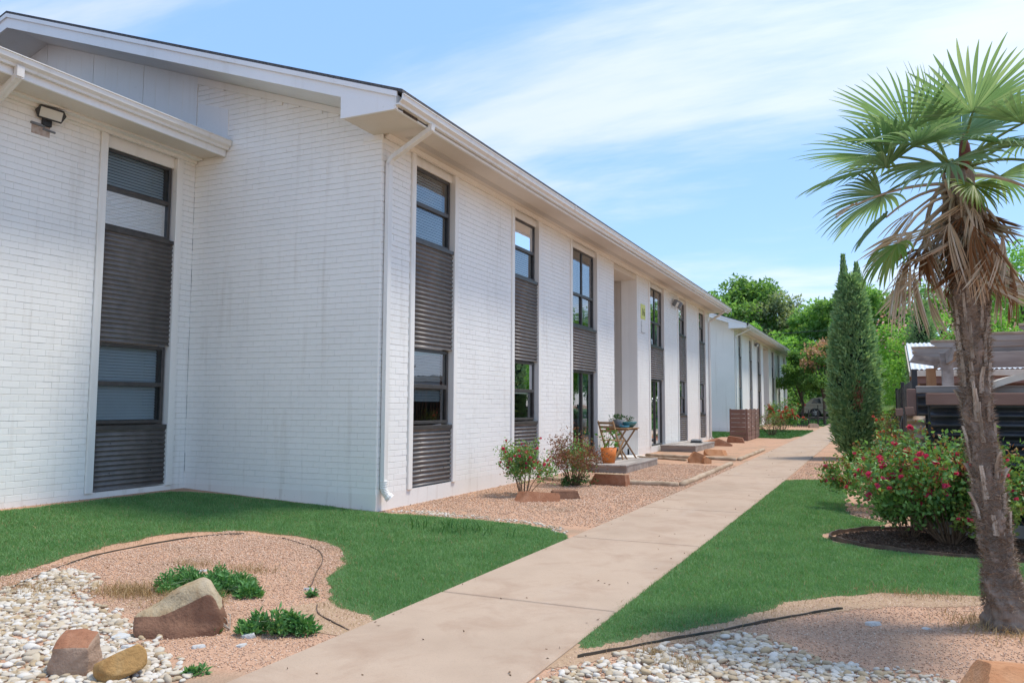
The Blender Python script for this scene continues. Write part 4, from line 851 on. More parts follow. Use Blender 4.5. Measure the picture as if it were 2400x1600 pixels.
timber((.30, 5.02), (2.80, 5.10), 'round landscape timber running from wall to path, nearest crossing one'); timber((2.84, 5.16), (2.82, 10.4), 'landscape timber along the path edge nearest the camera')
timber((.25, 12.35), (2.72, 11.72), 'landscape timber crossing the bed past the breezeway'); timber((2.78, 11.8), (2.80, 16.3), 'landscape timber along the path past the second crossing')
timber((.2, 11.7), (1.6, 11.15), 'short thin timber lying in front of the breezeway', .03); timber((1.2, 41.0), (2.8, 40.4), 'distant timber edging near the pink stone at path end')
# folding chair and table by the near door
t = empty('folding_chair', (.27, 8.55, .17), R(-12), 'wooden folding chair on the near deck by the sliding door', 'chair')
def slab3(mb, a, b, w, th, up=(0, 0, 1)): mb.sweep([(-w/2, -th/2), (w/2, -th/2), (w/2, th/2), (-w/2, th/2)], [a, b], up=up)
for x in (0, .38):
    m = MB(); slab3(m, (x, .28, .0), (x, -.18, .88), .025, .04); m.build('back_leg', M['wood_tan'], t)
    m = MB(); slab3(m, (x+.02, -.18, .0), (x+.02, .30, .46), .025, .04); m.build('front_leg', M['wood_tan'], t)
for i in range(5): m = MB(); m.cbox(.0, .40, -.08+i*.085, -.015+i*.085, .44, .458, .003); m.build('seat_slat', M['wood_tan'], t)
for z, y in ((.66, -.07), (.75, -.115), (.84, -.155)): m = MB(); m.cbox(.012, .368, y-.03, y-.014, z-.028, z+.028, .003); m.build('back_slat', M['wood_tan'], t)
t = empty('folding_table', (.52, 9.25, .17), R(-8), 'wooden folding table crowded with potted plants in front of the breezeway', 'table')
for i in range(5): m = MB(); m.cbox(-.30+i*.12, -.19+i*.12, -.35, .35, .70, .72, .003); m.build('top_slat', M['wood_tan'], t)
m = MB(); m.cbox(-.29, .29, -.27, -.23, .66, .699, .003); m.cbox(-.29, .29, .23, .27, .66, .699, .003); m.build('top_rail', M['wood_tan'], t)
for y in (-.25, .25):
    for s in (-1, 1): m = MB(); slab3(m, (-.26*s, y+.02*s, 0), (.20*s, y+.02*s, .66), .035, .022, (0, 1, 0)); m.build('leg', M['wood_tan'], t)
m = MB(); m.cbox(-.20, -.165, -.25, .25, .10, .13, .003); m.build('stretcher', M['wood_tan'], t)
M['leaf_bright'] = leafmat('bright_leaves', [(.06, .20, .03), (.10, .28, .045), (.15, .36, .07)], .35)
M['leaf_mid'] = leafmat('mid_green_leaves', [(.025, .075, .02), (.045, .12, .03), (.07, .16, .045)], .3)
def pot(name, loc, prof, m, label, cat, plant=None, n=60, rad=.10, hgt=.15, L=.06, W=.03):
    t = empty(name, loc, 0, label, cat)
    mb = MB(); mb.lathe(prof, 24); mb.build('vessel', m, t, smooth=True)
    if plant:
        z0 = prof[-1][1] if prof[-1][1] > 0 else prof[1][1]; z0 = max(p[1] for p in prof)
        P = np.column_stack([nr.normal(0, rad*.6, (n, 2)), z0-.02+nr.uniform(0, hgt, n)]); D = np.column_stack([P[:, :2]*6+nr.normal(0, .5, (n, 2)), nr.uniform(-.2, .9, n)])
        V, F = leaves(P, D, L, W); link('foliage', mesh_np('foliage', V, F), t, plant)['kind'] = 'stuff'
        mb = MB()
        for k in range(6): mb.tube([(rng.uniform(-.02, .02), rng.uniform(-.02, .02), z0-.06), (rng.gauss(0, rad*.5), rng.gauss(0, rad*.5), z0+hgt*.8)], .003, 5)
        mb.build('stems', M['stem'], t)
    return t
zt = .17+.72
pot('plant_bowl', (.66, 9.38, zt), [(.0, .0), (.08, 0), (.15, .06), (.19, .13), (.18, .135), (.13, .07), (0, .05)], M['teal'], 'wide teal glazed bowl with a small plant at the table\'s right end', 'bowl', M['leaf_mid'], 40, .09, .13, .07, .035)
pot('plant_pot', (.44, 9.25, zt), [(0, 0), (.09, 0), (.125, .19), (.113, .19), (.10, .12), (0, .12)], M['grey_pot'], 'grey pot with trailing leaves in the middle of the table', 'pot', M['leaf_mid'], 110, .12, .12, .07, .025)
pot('plant_dish', (.62, 9.10, zt), [(0, 0), (.10, 0), (.13, .05), (.12, .052), (.09, .025), (0, .02)], M['blue'], 'low blue glazed dish at the front of the table', 'dish')
pot('plant_pot', (.27, 9.28, zt), [(0, 0), (.07, 0), (.085, .20), (.075, .20), (.06, .12), (0, .12)], M['white_pot'], 'whitish pot at the left end of the table behind the chair', 'pot')
pot('plant_pot', (.72, 7.62, .17), [(0, 0), (.13, 0), (.175, .33), (.16, .33), (.14, .25), (0, .25)], M['terra'], 'bright orange flower pot standing on the near deck', 'pot', M['leaf_bright'], 50, .14, .45, .09, .05)
t = empty('watering_can', (.66, 9.72, .045), R(-30), 'small grey can lying on its side under the folding table', 'can')
m = MB(); m.tube([(0, 0, .07), (.22, 0, .07)], .065, 16); m.build('body', M['white_pot'], t, smooth=True); m = MB(); m.tube([(.0, 0, .07), (-.012, 0, .07)], .067, 16); m.build('rim', M['grey_pot'], t)
t = empty('flat_dish', (.95, 9.85, float(gz(.95, 9.85))), 0, 'flat grey dish on the ground right of the folding table', 'dish'); m = MB(); m.lathe([(0, 0), (.11, 0), (.13, .03), (.12, .032), (.10, .012), (0, .01)], 20); m.build('plate', M['white_pot'], t)
t = empty('grill_box', (.72, 16.6, .19), R(8), 'dark grey flat box with lid lying on the farther deck', 'box')
m = MB(); m.cbox(-.18, .18, -.25, .25, 0, .09, .02); m.build('base', M['darkgrey'], t); m = MB(); m.cbox(-.17, .17, -.24, .24, .092, .16, .03); m.build('lid', M['grey_pot'], t)
t = empty('scrap_wood', (.55, 15.6, .19), R(20), 'pale scrap of wood on the farther deck', 'wood scrap'); m = MB(); m.cbox(-.03, .03, -.22, .22, 0, .03, .004); m.cbox(.05, .09, -.10, .14, 0, .025, .004); m.build('offcut', M['timber'], t)
# ================================================================== shrubs
M['rose_leaf'] = leafmat('rose_leaves', [(0.089, 0.221, 0.068), (0.130, 0.309, 0.092), (0.207, 0.428, 0.130), (0.337, 0.568, 0.168)], 0.4, .38, .45)
M['rose_new'] = leafmat('reddish_new_leaves', [(0.324, 0.088, 0.041), (0.459, 0.162, 0.061), (0.540, 0.270, 0.095), (0.297, 0.216, 0.054)], .3, .45)
M['rose_yel'] = leafmat('yellow_green_leaves', [(0.125, 0.237, 0.044), (0.213, 0.312, 0.062), (0.300, 0.362, 0.088)], .3, .45)
M['pink'] = leafmat('pink_petals', [(0.713, 0.042, 0.143), (0.821, 0.070, 0.221), (0.886, 0.140, 0.286)], .25, .6, .2)
M['coral'] = leafmat('coral_petals', [(.70, .16, .09), (.78, .24, .14), (.74, .13, .12)], .25, .6, .2)
M['palepink'] = leafmat('pale_pink_petals', [(.72, .42, .38), (.78, .55, .48), (.70, .34, .32)], .25, .6, .2)
M['dead_leaf'] = leafmat('dead_reddish_leaves', [(0.208, 0.078, 0.046), (0.325, 0.130, 0.072), (0.429, 0.221, 0.117), (0.260, 0.143, 0.078)], .15, .8, .1)
def flower_mesh(name, m, r):
    n = 16; a = np.arange(n)*2.4; e = np.linspace(.15, 1.1, n); P = np.zeros((n, 3)); D = np.stack([np.cos(a)*np.sin(e), np.sin(a)*np.sin(e), np.cos(e)], 1)
    V, F = leaves(P, D, r, r*1.0, .5, up=np.tile([0, 0, 1.], (n, 1))); me = mesh_np(name, V, F); me.materials.append(m); return me
FL = {k: flower_mesh('flower', M[k], r) for k, r in (('pink', .032), ('coral', .034), ('palepink', .05))}
def shrub(name, base, h, spread, label, n_stems=14, leaf='rose_leaf', n_leaf=2600, L=.05, W=.028, new=None, n_new=0, flowers=None, n_fl=0, lean=(0, 0), stem_r=.008, twig=True, group=None, hollow=.35, low=.25, yel=0, fscale=1.0, flat=1.0, extra=None):
    t = empty(name, G(*base), 0, label, 'bush', group); r = random.Random(hash(label) % 9999); r = random.Random(int(base[0]*137+base[1]*911)); tips = []; mb = MB()
    for i in range(n_stems):
        a = 2*math.pi*(i+r.random()*.7)/n_stems; q = spread*(.25+.75*math.sqrt(r.random())); hz = h*(1-.55*(q/spread)**2.2)*r.uniform(.82, 1.05)
        p0 = Vector((math.cos(a)*.05, math.sin(a)*.05, -.02)); p3 = Vector((math.cos(a)*q+lean[0]*hz, math.sin(a)*q*flat+lean[1]*hz, hz)); p1 = p0.lerp(p3, .35)+Vector((0, 0, hz*.10)); p2 = p0.lerp(p3, .7)+Vector((r.gauss(0, .03), r.gauss(0, .03), hz*.09))
        mb.tube([p0, p1, p2, p3], [stem_r, stem_r*.75, stem_r*.5, stem_r*.25], 5); tips.append((p1, p2, p3))
        if twig:
            for k in range(7):
                u = r.uniform(.3, .95); s = (p1.lerp(p2, u) if r.random() < .5 else p2.lerp(p3, u)); d = Vector((r.gauss(0, 1), r.gauss(0, 1), r.uniform(.1, 1.1))).normalized()*h*r.uniform(.12, .26)
                mb.tube([s, s+d*.5+Vector((0, 0, .01)), s+d], [stem_r*.45, stem_r*.3, stem_r*.15], 4); tips.append((s, s+d*.5, s+d))
    mb.build('stems', M['stem'], t)
    T = np.array([[list(x) for x in q] for q in tips])
    def cloud(n, u0, u1, sg):
        k = nr.integers(0, len(T), n); u = nr.uniform(u0, u1, n)[:, None]; P = T[k, 0]*(1-u)**2+2*u*(1-u)*T[k, 1]+u*u*T[k, 2]; P = P+nr.normal(0, sg, (n, 3)); ok = P[:, 2] > h*low*nr.uniform(.5, 1.2, n); return P[ok]
    if n_leaf:
        P = cloud(n_leaf, .2, 1.0, h*.055); D = rdir(len(P))+np.column_stack([P[:, :2]/spread*.5, .25*np.ones(len(P))]); V, F = leaves(P, D, L, W); link('foliage', mesh_np('foliage', V, F), t, M[leaf])['kind'] = 'stuff'
    if yel:
        P = cloud(yel, .55, 1.05, h*.06); P = P[P[:, 2] > h*.35]; D = rdir(len(P))+np.array([0, 0, .5]); V, F = leaves(P, D, L*.95, W); link('young_foliage', mesh_np('young_foliage', V, F), t, M['rose_yel'])['kind'] = 'stuff'
    if n_new:
        P = cloud(n_new, .8, 1.1, h*.04); P = P[P[:, 2] > h*.42]; D = rdir(len(P))+np.array([0, 0, .6]); V, F = leaves(P, D, L*.8, W*.75); link('new_shoots', mesh_np('new_shoots', V, F), t, M[new or 'rose_new'])['kind'] = 'stuff'
    if n_fl:
        P = cloud(n_fl*3, .9, 1.08, h*.03); d = np.array(CAMP)-(np.array(t.location)+P); d /= np.linalg.norm(d, axis=1)[:, None]
        sc_ = (P*d).sum(1)+P[:, 2]*.4+nr.normal(0, .10, len(P)); P = P[np.argsort(-sc_)[:n_fl]]
        for p in P:
            o = bpy.data.objects.new('flower', FL[flowers]); COL.objects.link(o); o.parent = t; o.location = p; o.rotation_euler = (r.uniform(-.8, .8), r.uniform(-.8, .8), r.uniform(0, 6)); s_ = fscale*r.uniform(.75, 1.3); o.scale = (s_,)*3
    if extra: extra(t)
    return t
RS = 'pink flowering rose bushes'
shrub('rose_bush', (.98, 2.55), .78, .52, 'sparse pink flowered bush in front of the second window', 12, n_leaf=2300, L=.045, W=.026, n_new=420, flowers='pink', n_fl=38, group=RS, low=.2, yel=300, fscale=1.2)
def dead_extra(t):
    n = 620; P = np.column_stack([nr.normal(.07, .14, n), nr.normal(-.05, .12, n), nr.normal(.47, .16, n)]); V, F = leaves(P, rdir(n)+np.array([0, 0, .4]), .05, .028); link('green_foliage', mesh_np('green_foliage', V, F), t, M['rose_leaf'])['kind'] = 'stuff'
    n = 160; P = np.column_stack([nr.normal(0, .14, (n, 2)), nr.uniform(.02, .14, n)]); V, F = leaves(P, rdir(n)+np.array([0, 0, .7]), .07, .03); link('base_weeds', mesh_np('base_weeds', V, F), t, M['leaf_mid'])['kind'] = 'stuff'
shrub('half_dead_bush', (1.12, 4.42), .92, .52, 'half dead bush with bare reddish twigs left of the orange pot', 30, leaf='dead_leaf', n_leaf=2600, L=.042, W=.022, n_new=400, flowers=None, low=.40, stem_r=.007, extra=dead_extra)
shrub('dry_bush', (1.75, 27.2), 1.05, .75, 'dry brownish bush by the path beyond the brown screen', 26, leaf='rose_yel', n_leaf=500, L=.07, W=.04, n_new=500, new='dead_leaf', low=.2, stem_r=.012)
shrub('rose_bush', (1.75, 31.5), 1.5, .85, 'coral flowered bush against the farther white building', 16, n_leaf=1800, L=.10, W=.06, n_new=700, flowers='coral', n_fl=60, group=RS, fscale=2.4, low=.1)
shrub('rose_bush', (6.64, .62), 1.22, .74, 'largest pink rose bush behind the palm trunk in the mulch ring', 26, n_leaf=8000, L=.058, W=.034, n_new=2600, flowers='pink', n_fl=95, lean=(-.12, .05), group=RS, low=.06, yel=2200, stem_r=.010, fscale=1.45)
shrub('rose_bush', (6.10, 3.30), .84, .80, 'broad rose bush with reddish shoots at the lawn\'s far right', 18, n_leaf=4200, L=.055, W=.032, n_new=2800, flowers='pink', n_fl=60, lean=(-.05, 0), group=RS, low=.2, yel=1600, fscale=1.4)
shrub('rose_bush', (7.45, .70), 1.10, .36, 'narrow rose bush between palm trunk and right frame edge', 9, n_leaf=1200, L=.055, W=.032, n_new=160, flowers='pink', n_fl=14, group=RS, low=.3, yel=200)
shrub('rose_bush', (6.42, 12.0), 1.35, .50, 'pale coral bush between cypress and black fence', 12, leaf='rose_yel', n_leaf=900, L=.06, W=.035, n_new=500, flowers='coral', n_fl=30, group=RS, fscale=1.4, low=.2)
shrub('rose_bush', (6.28, .92), .62, .38, 'low leafy rose bush at the left foot of the largest one', 12, n_leaf=1500, L=.055, W=.032, n_new=120, flowers='pink', n_fl=6, group=RS, low=.05, yel=300)
shrub('rose_bush', (6.95, .18), .55, .30, 'low yellow green rose bush just left of the palm trunk', 10, leaf='rose_yel', n_leaf=800, L=.055, W=.032, n_new=120, flowers='pink', n_fl=8, group=RS, low=.05)
# low weeds
def weed(name, c, rad, h, n, L, W, m, label, up=.6):
    t = empty(name, G(*c), 0, label, 'weed'); k = max(5, int(rad*38)); ca = nr.uniform(0, 6.28, k); cq = rad*np.sqrt(nr.random(k))*.85; cr_ = rad*nr.uniform(.18, .38, k); ch = h*nr.uniform(.35, 1.0, k)*(1-.5*(cq/rad)**2)
    i = nr.integers(0, k, n); a = nr.uniform(0, 6.28, n); q = np.sqrt(nr.random(n)); x = np.cos(ca[i])*cq[i]+np.cos(a)*q*cr_[i]; y = (np.sin(ca[i])*cq[i]+np.sin(a)*q*cr_[i])*.8
    P = np.column_stack([x, y, ch[i]*(1-.8*q**2)*nr.uniform(.35, 1.1, n)]); D = np.column_stack([np.cos(a)*.7, np.sin(a)*.7, np.full(n, up)])+nr.normal(0, .6, (n, 3)); V, F = leaves(P, D, L, W); link('foliage', mesh_np('foliage', V, F), t, m)['kind'] = 'stuff'
    mb = MB()
    for z in range(26):
        b = rng.uniform(0, 6.28); s = rad*rng.uniform(.3, .9); mb.tube([(0, 0, -.01), (math.cos(b)*s*.5, math.sin(b)*s*.4, h*.45), (math.cos(b)*s, math.sin(b)*s*.75, h*rng.uniform(.2, .5))], .003, 4)
    mb.build('stems', M['leaf_mid'], t); return t
M['weed_leaf'] = leafmat('weed_leaves', [(0.066, 0.218, 0.059), (0.104, 0.302, 0.076), (0.161, 0.370, 0.101), (0.246, 0.437, 0.151)], .3, .5)
weed('weed', (1.32, -4.22), .40, .19, 4200, .036, .012, M['weed_leaf'], 'wide feathery green weed behind the big boulder', .9)
weed('weed', (1.60, -4.30), .30, .13, 1700, .05, .02, M['weed_leaf'], 'leafy green weed spilling right of the big boulder top', .5)
weed('weed', (2.63, -4.88), .22, .19, 1300, .05, .018, M['weed_leaf'], 'rounded green weed near the path in the left bed', .7)
for x, y, r_, lb in ((2.75, -5.62, .06, 'tiny green weed at the path edge bottom left'), (2.22, -4.05, .05, 'tiny green sprout right of the feathery weed'), (2.28, -5.02, .07, 'little weed between boulder and rounded weed'), (1.06, 2.35, .10, 'low green sprout at the foot of the pink bush')): weed('weed', (x, y), r_, .06, 90, .04, .014, M['weed_leaf'], lb)
def strap(name, c, n, L, W, label, m='blade'): return tuft(name, c[0], c[1], n, .05, L, W, M[m], label, 'plant', .75)
strap('strap_leaf_plant', (5.35, 12.6), 120, .38, .030, 'clump of green strap leaves at the cypress foot'); strap('strap_leaf_plant', (5.75, 12.4), 90, .34, .028, 'second strap leaf clump hidden partly by the rose bush')
strap('strap_leaf_plant', (6.05, 14.6), 110, .42, .032, 'green strap leaf clump right of the cypress'); strap('strap_leaf_plant', (1.0, 4.25), 22, .18, .02, 'small strap leaf plant left of the half dead bush')
# dried stems beside the boulder
m = MB()
for k in range(9):
    a = rng.uniform(-.6, .6); p = [Vector((0, 0, .01)), Vector((-.06-.02*rng.random(), a*.12, .05+.03*rng.random())), Vector((-.16-.06*rng.random(), a*.3, .02+.03*rng.random()))]; m.tube(p, .004, 5)
o = m.build('dried_stems', mat('bleached_stem', (.30, .24, .19), (.42, .36, .30), scale=9)); o.location = G(2.33, -4.95); tag(o, 'bleached bent stems beside the rounded green weed', 'stems')

# ================================================================== fan palm
M['frond'] = leafmat('palm_fronds', [(0.128, 0.250, 0.128), (0.177, 0.324, 0.163), (0.239, 0.396, 0.210), (0.378, 0.501, 0.312)], 0.5, .36, .5)
M['frond_y'] = leafmat('yellowing_frond', [(.10, .22, .03), (.17, .30, .05), (.28, .34, .08)], .35, .45)
M['frond_dead'] = leafmat('dead_fronds', [(0.372, 0.237, 0.134), (0.596, 0.454, 0.300), (0.782, 0.683, 0.535), (0.484, 0.330, 0.200), (0.670, 0.641, 0.579)], .15, .8, .15)
M['frond_brown'] = leafmat('brown_fronds', [(.14, .065, .03), (.22, .11, .05), (.28, .15, .075)], .15, .8, .1)
def palmtrunk():
    m, t, b = newmat('palm_trunk'); co = t.nodes.new('ShaderNodeTexCoord').outputs['Object']
    c = _ramp(t, _noise(t, 9, 8, .65, coord=co, stretch=(1, 1, .35)), [(.3, (.16, .12, .094)), (.5, (.27, .21, .165)), (.72, (.38, .315, .26))])
    c = _mix(t, _ramp(t, _noise(t, 60, 5, coord=co, stretch=(1, 1, .08)), [(.5, (0, 0, 0)), (.75, (.6, .6, .6))]), c, (.30, .24, .19))
    t.links.new(c, b.inputs['Base Color']); b.inputs['Roughness'].default_value = .95; b.inputs['Specular IOR Level'].default_value = .1
    _bump(t, b, _mix(t, .5, _noise(t, 70, 6, coord=co, stretch=(1, 1, .1)), _noise(t, 20, 6, coord=co)), 1.0, .02); return m
M['ptrunk'] = palmtrunk()
M['boot'] = mat('old_leaf_base', (.30, .24, .18), (.58, .51, .42), scale=14, rough=.85, stretch=(1, 1, .25), bump=.4, bscale=40)
M['fibre'] = leafmat('trunk_fibre', [(0.203, 0.144, 0.101), (0.338, 0.254, 0.186), (0.506, 0.405, 0.321)], .05, .95, .05)
PB = Vector((6.73, -2.76, 0)); TP = [(0, 0, -.05), (-.012, -.005, .12), (-.045, -.02, .44), (-.09, -.035, .94), (-.13, -.05, 1.36), (-.135, -.055, 1.78), (-.145, -.055, 2.22), (-.165, -.07, 2.62), (-.185, -.085, 3.02)]
TR = [.150, .116, .080, .075, .071, .077, .095, .105, .065]
palm = empty('fan_palm', PB, 0, 'tall shaggy fan palm with skirt of dead fronds at the right', 'palm')
def tpt(z):
    k = max(i for i in range(len(TP)-1) if TP[i][2] <= z) if z > TP[0][2] else 0; k = min(k, len(TP)-2); u = (z-TP[k][2])/(TP[k+1][2]-TP[k][2]); u = min(max(u, 0), 1)
    return Vector(TP[k]).lerp(Vector(TP[k+1]), u), TR[k]*(1-u)+TR[k+1]*u
V = []; n, rows = 40, 200; F = []
for i in range(rows+1):
    z = -.05+3.07*i/rows; c, r_ = tpt(z)
    for j in range(n):
        a = 2*math.pi*j/n; ring = .005*math.sin(z*95+1.2*math.sin(a*2)+a)*(1 if z < .7 else .3); lump = .009*math.sin(a*3+z*7)+.009*math.sin(a*5-z*17)+.008*math.sin(a*2+z*23+1)+.006*math.sin(a*9+z*41)+rng.gauss(0, .0035)
        V.append((c.x+(r_+ring+lump)*math.cos(a), c.y+(r_+ring+lump)*math.sin(a), z))
for i in range(rows):
    for j in range(n): F.append((i*n+j, i*n+(j+1) % n, (i+1)*n+(j+1) % n, (i+1)*n+j))
link('trunk', mesh_np('trunk', V, F, smooth=True), palm, M['ptrunk'])
# old leaf bases: strips that hug the trunk and bend out at the top
rp = random.Random(5); k = 0
for z in np.arange(.5, 2.75, .045):
    for q in range(1 if z < 1.3 else 2):
        a = k*2.4+rp.gauss(0, .2)+q*math.pi; k += 1; Lb = rp.uniform(.13, .27); c, r_ = tpt(z); wd = rp.uniform(.010, .020); out = rp.uniform(.004, .022) if rp.random() < .8 else rp.uniform(.03, .07)
        m = MB(); pts = []
        for i in range(7):
            u = i/6; cc, rr = tpt(z+Lb*u); ro = rr+.006+out*u**2.2; pts.append((cc, ro, a+.25*rp.gauss(0, .12)*u, wd*(1-.35*u)))
        Vb = []
        for cc, ro, aa, ww in pts:
            er = Vector((math.cos(aa), math.sin(aa), 0)); et = Vector((-math.sin(aa), math.cos(aa), 0))
            Vb += [cc+er*ro-et*ww, cc+er*(ro+.010)-et*ww*.45, cc+er*(ro+.004), cc+er*(ro+.010)+et*ww*.45, cc+er*ro+et*ww, cc+er*(ro-.016)]
        Fb = [(i*6+j, i*6+(j+1) % 6, i*6+6+(j+1) % 6, i*6+6+j) for i in range(6) for j in range(6)]+[(0, 1, 2, 3, 4, 5), (36, 37, 38, 39, 40, 41)]
        m.add(Vb, Fb); m.build('leaf_base', M['boot'], palm)
n_ = 11000; zz_ = nr.uniform(.12, 2.75, n_); aa_ = nr.uniform(0, 6.28, n_); Pf = np.zeros((n_, 3)); Df = np.zeros((n_, 3))
for i in range(n_):
    c, r_ = tpt(zz_[i]); Pf[i] = (c.x+math.cos(aa_[i])*r_, c.y+math.sin(aa_[i])*r_, zz_[i]); s_ = nr.choice([-1, 1]); Df[i] = (math.cos(aa_[i])*.5-math.sin(aa_[i])*s_*.8, math.sin(aa_[i])*.5+math.cos(aa_[i])*s_*.8, nr.normal(.3, .5))
V, F = leaves(Pf, Df, .06, .0030, .1); o = link('fibre', mesh_np('fibre', V, F), palm, M['fibre']); o['kind'] = 'stuff'
def fan(Lp, Rf, nseg, spreaddeg, droop, hang, rs, narrow=1.0, cup=.25, ragged=.12, seglen=8):
    """petiole along +x then a pleated fan; returns (petiole MB, V, F) with base at origin. hang: how much the blade folds down"""
    r = random.Random(rs); pet = MB(); pp = []
    for i in range(7):
        u = i/6; pp.append(Vector((Lp*u, 0, -droop*Lp*u*u)))
    pet.tube(pp, [.013-.006*i/6 for i in range(7)], 6)
    e = pp[-1]; t = (pp[-1]-pp[-2]).normalized(); upv = Vector((0, 1, 0)).cross(t)*-1; upv = t.cross(Vector((0, 1, 0))).normalized(); upv = upv if upv.z > 0 else -upv
    V = []; F = []
    for s in range(nseg):
        th = R(spreaddeg)*(s/(nseg-1)-.5)*2+r.gauss(0, .012 if hang < 1.5 else .16); d0 = t*math.cos(th)+Vector((0, 1, 0))*math.sin(th); ln = Rf*(1-.22*abs(th/R(spreaddeg))**2)*(1+r.gauss(0, ragged*.6)); wmax = Rf*R(spreaddeg)*2/nseg*.25*narrow
        side0 = (-t*math.sin(th)+Vector((0, 1, 0))*math.cos(th)); dh = hang*(r.uniform(.8, 1.25) if hang < 1.5 else r.uniform(.35, 2.2)); tipd = droop*r.uniform(.3, 2.6); tw = r.gauss(0, .25)*(1+2*(hang > .6)); base = len(V); p = Vector(e); d = (d0+upv*cup*abs(math.sin(th))).normalized(); step = ln/seglen
        for i in range(seglen+1):
            u = i/seglen; wq = wmax*(u/.45 if u < .45 else (1-.12*(u-.45)/.55)*(1-((u-.45)/.55)**2.6))+.0012; fold = .55*wq*(1 if u > .08 else 0)
            nn = side0.cross(d).normalized(); nn = nn if nn.dot(upv) > 0 or hang > .6 else -nn; sd = side0*math.cos(tw*u)+nn*math.sin(tw*u)
            V += [p-sd*wq+nn*fold*.5, p-nn*fold*.5, p+sd*wq+nn*fold*.5]
            g = (dh*.55*u+tipd*.75*max(0, u-.42)) if hang < 1.5 else dh*(.35+.4*u); d = (d+Vector((0, 0, -1))*g*.42).normalized(); p = p+d*step
        for i in range(seglen):
            a = base+i*3; F += [(a, a+1, a+4, a+3), (a+1, a+2, a+5, a+4)]
    return pet, np.array([tuple(v) for v in V]), F
def frond(az, el, z, Lp, Rf, droop, hang, m, rs, name='frond', nseg=34, spread=108, roll=0, narrow=1.0, pm=None, rad=.05, cup=.25):
    pet, V, F = fan(Lp, Rf, nseg, spread, droop, hang, rs, narrow, cup); c, r_ = tpt(z)
    mt = Matrix.Translation(c+Vector((math.cos(az), math.sin(az), 0))*rad) @ Matrix.Rotation(az, 4, 'Z') @ Matrix.Rotation(-el, 4, 'Y') @ Matrix.Rotation(roll, 4, 'X')
    q = mt.to_3x3(); V = V@np.array(q).T
    o = link(name, mesh_np(name, V, F), palm, m); o.location = mt.translation
    pet.v = [tuple(q @ Vector(v)) for v in pet.v]; pet.build('petiole', pm or M['petiole'], o, smooth=True); return o
M['petiole'] = mat('green_petiole', (.10, .17, .05), (.16, .22, .07), scale=8, rough=.5)
M['petiole_d'] = mat('dry_petiole', (.36, .30, .23), (.50, .44, .36), scale=10, rough=.8)
# camera looks along (-.42,.91); image-left is (-.91,-.42)
AL = math.atan2(-.42, -.91); AR = AL+math.pi; AF = AL+math.pi/2; AB = AL-math.pi/2   # AF: toward the lens
for i, (az, el, Lp, Rf, dr, hg, roll) in enumerate([
    (AL+.05, .34, .42, .56, .35, .52, 0), (AL-.45, .62, .40, .56, .28, .30, .2), (AL+.55, .55, .38, .54, .35, .42, -.2), (AL-.1, .95, .36, .56, .18, .18, .1), (AB+.3, 1.0, .38, .55, .15, .16, .1),
    (AR+.2, 1.0, .38, .58, .15, .16, .0), (AR-.25, .70, .42, .56, .28, .34, -.2), (AR+.5, .40, .42, .55, .35, .5, .1), (AF+.4, .75, .40, .54, .35, .42, .1),
    (AF-.25, .98, .38, .54, .25, .30, 0), (AF+.1, .42, .38, .52, .45, .62, 0), (AL+.9, .25, .36, .50, .45, .65, .1), (AR-.8, .28, .38, .50, .45, .65, -.1), (AL-.3, 1.32, .30, .46, .05, .05, 0), (AR+.9, 1.25, .30, .48, .06, .08, 0), (AL-.8, .18, .42, .50, .4, .55, .1)]):
    frond(az, el, 2.98, Lp, Rf, dr, hg, M['frond'], 20+i, roll=roll, nseg=34, narrow=.80)
frond(AF+.05, -.15, 2.90, .10, .26, .5, .6, M['frond_y'], 71, nseg=26, spread=100)
frond(AL+.2, -.05, 2.80, .46, .34, .7, 1.1, M['frond_y'], 72, nseg=22, spread=80, pm=M['petiole_d'])
frond(AL-.25, .05, 2.86, .40, .30, .5, .9, M['frond'], 73, nseg=20, spread=90, narrow=.7, pm=M['petiole_d'])
frond(AL+.05, .02, 2.88, .66, .16, .25, .8, M['frond_dead'], 74, nseg=7, spread=70, narrow=.6, pm=M['petiole_d'])
frond(AR+.05, .12, 2.94, .60, .36, .45, 2.2, M['frond_brown'], 75, nseg=20, spread=80, narrow=.6, pm=M['petiole_d'])
frond(AL+.15, -.35, 2.72, .32, .24, .6, 2.0, M['frond_brown'], 76, nseg=20, spread=75, pm=M['petiole_d'])
rd = random.Random(9); k = 0
for i in range(56):
    az = i*2.39996+rd.gauss(0, .2); z = rd.uniform(2.50, 2.97); toward = math.cos(az-AR); Lp = rd.uniform(.12, .30)*(1-.3*max(0, toward))*(1.15 if math.cos(az-AL) > .5 else 1); el = -rd.uniform(.15, 1.15)
    frond(az, el, z, Lp, rd.uniform(.32, .55), .9, 1.9, M['frond_dead'] if rd.random() < .85 else M['frond_brown'], 100+i, 'dead_frond', rd.randint(12, 19), rd.uniform(30, 65), rd.gauss(0, .6), rd.uniform(.36, .62), M['petiole_d'], .06, .1)
m = MB(); m.lathe([(.004, -.05), (.028, 0), (.036, .05), (.030, .11), (.014, .165), (.003, .19)], 12); o = m.build('flower_spathe', mat('maroon_spathe', (.10, .03, .02), (.16, .05, .03), scale=20, rough=.6), palm, smooth=True); o.location = tpt(2.98)[0]+Vector((math.cos(AF)*.09, math.sin(AF)*.09, .02)); o.rotation_euler = (.15, -.05, 0)

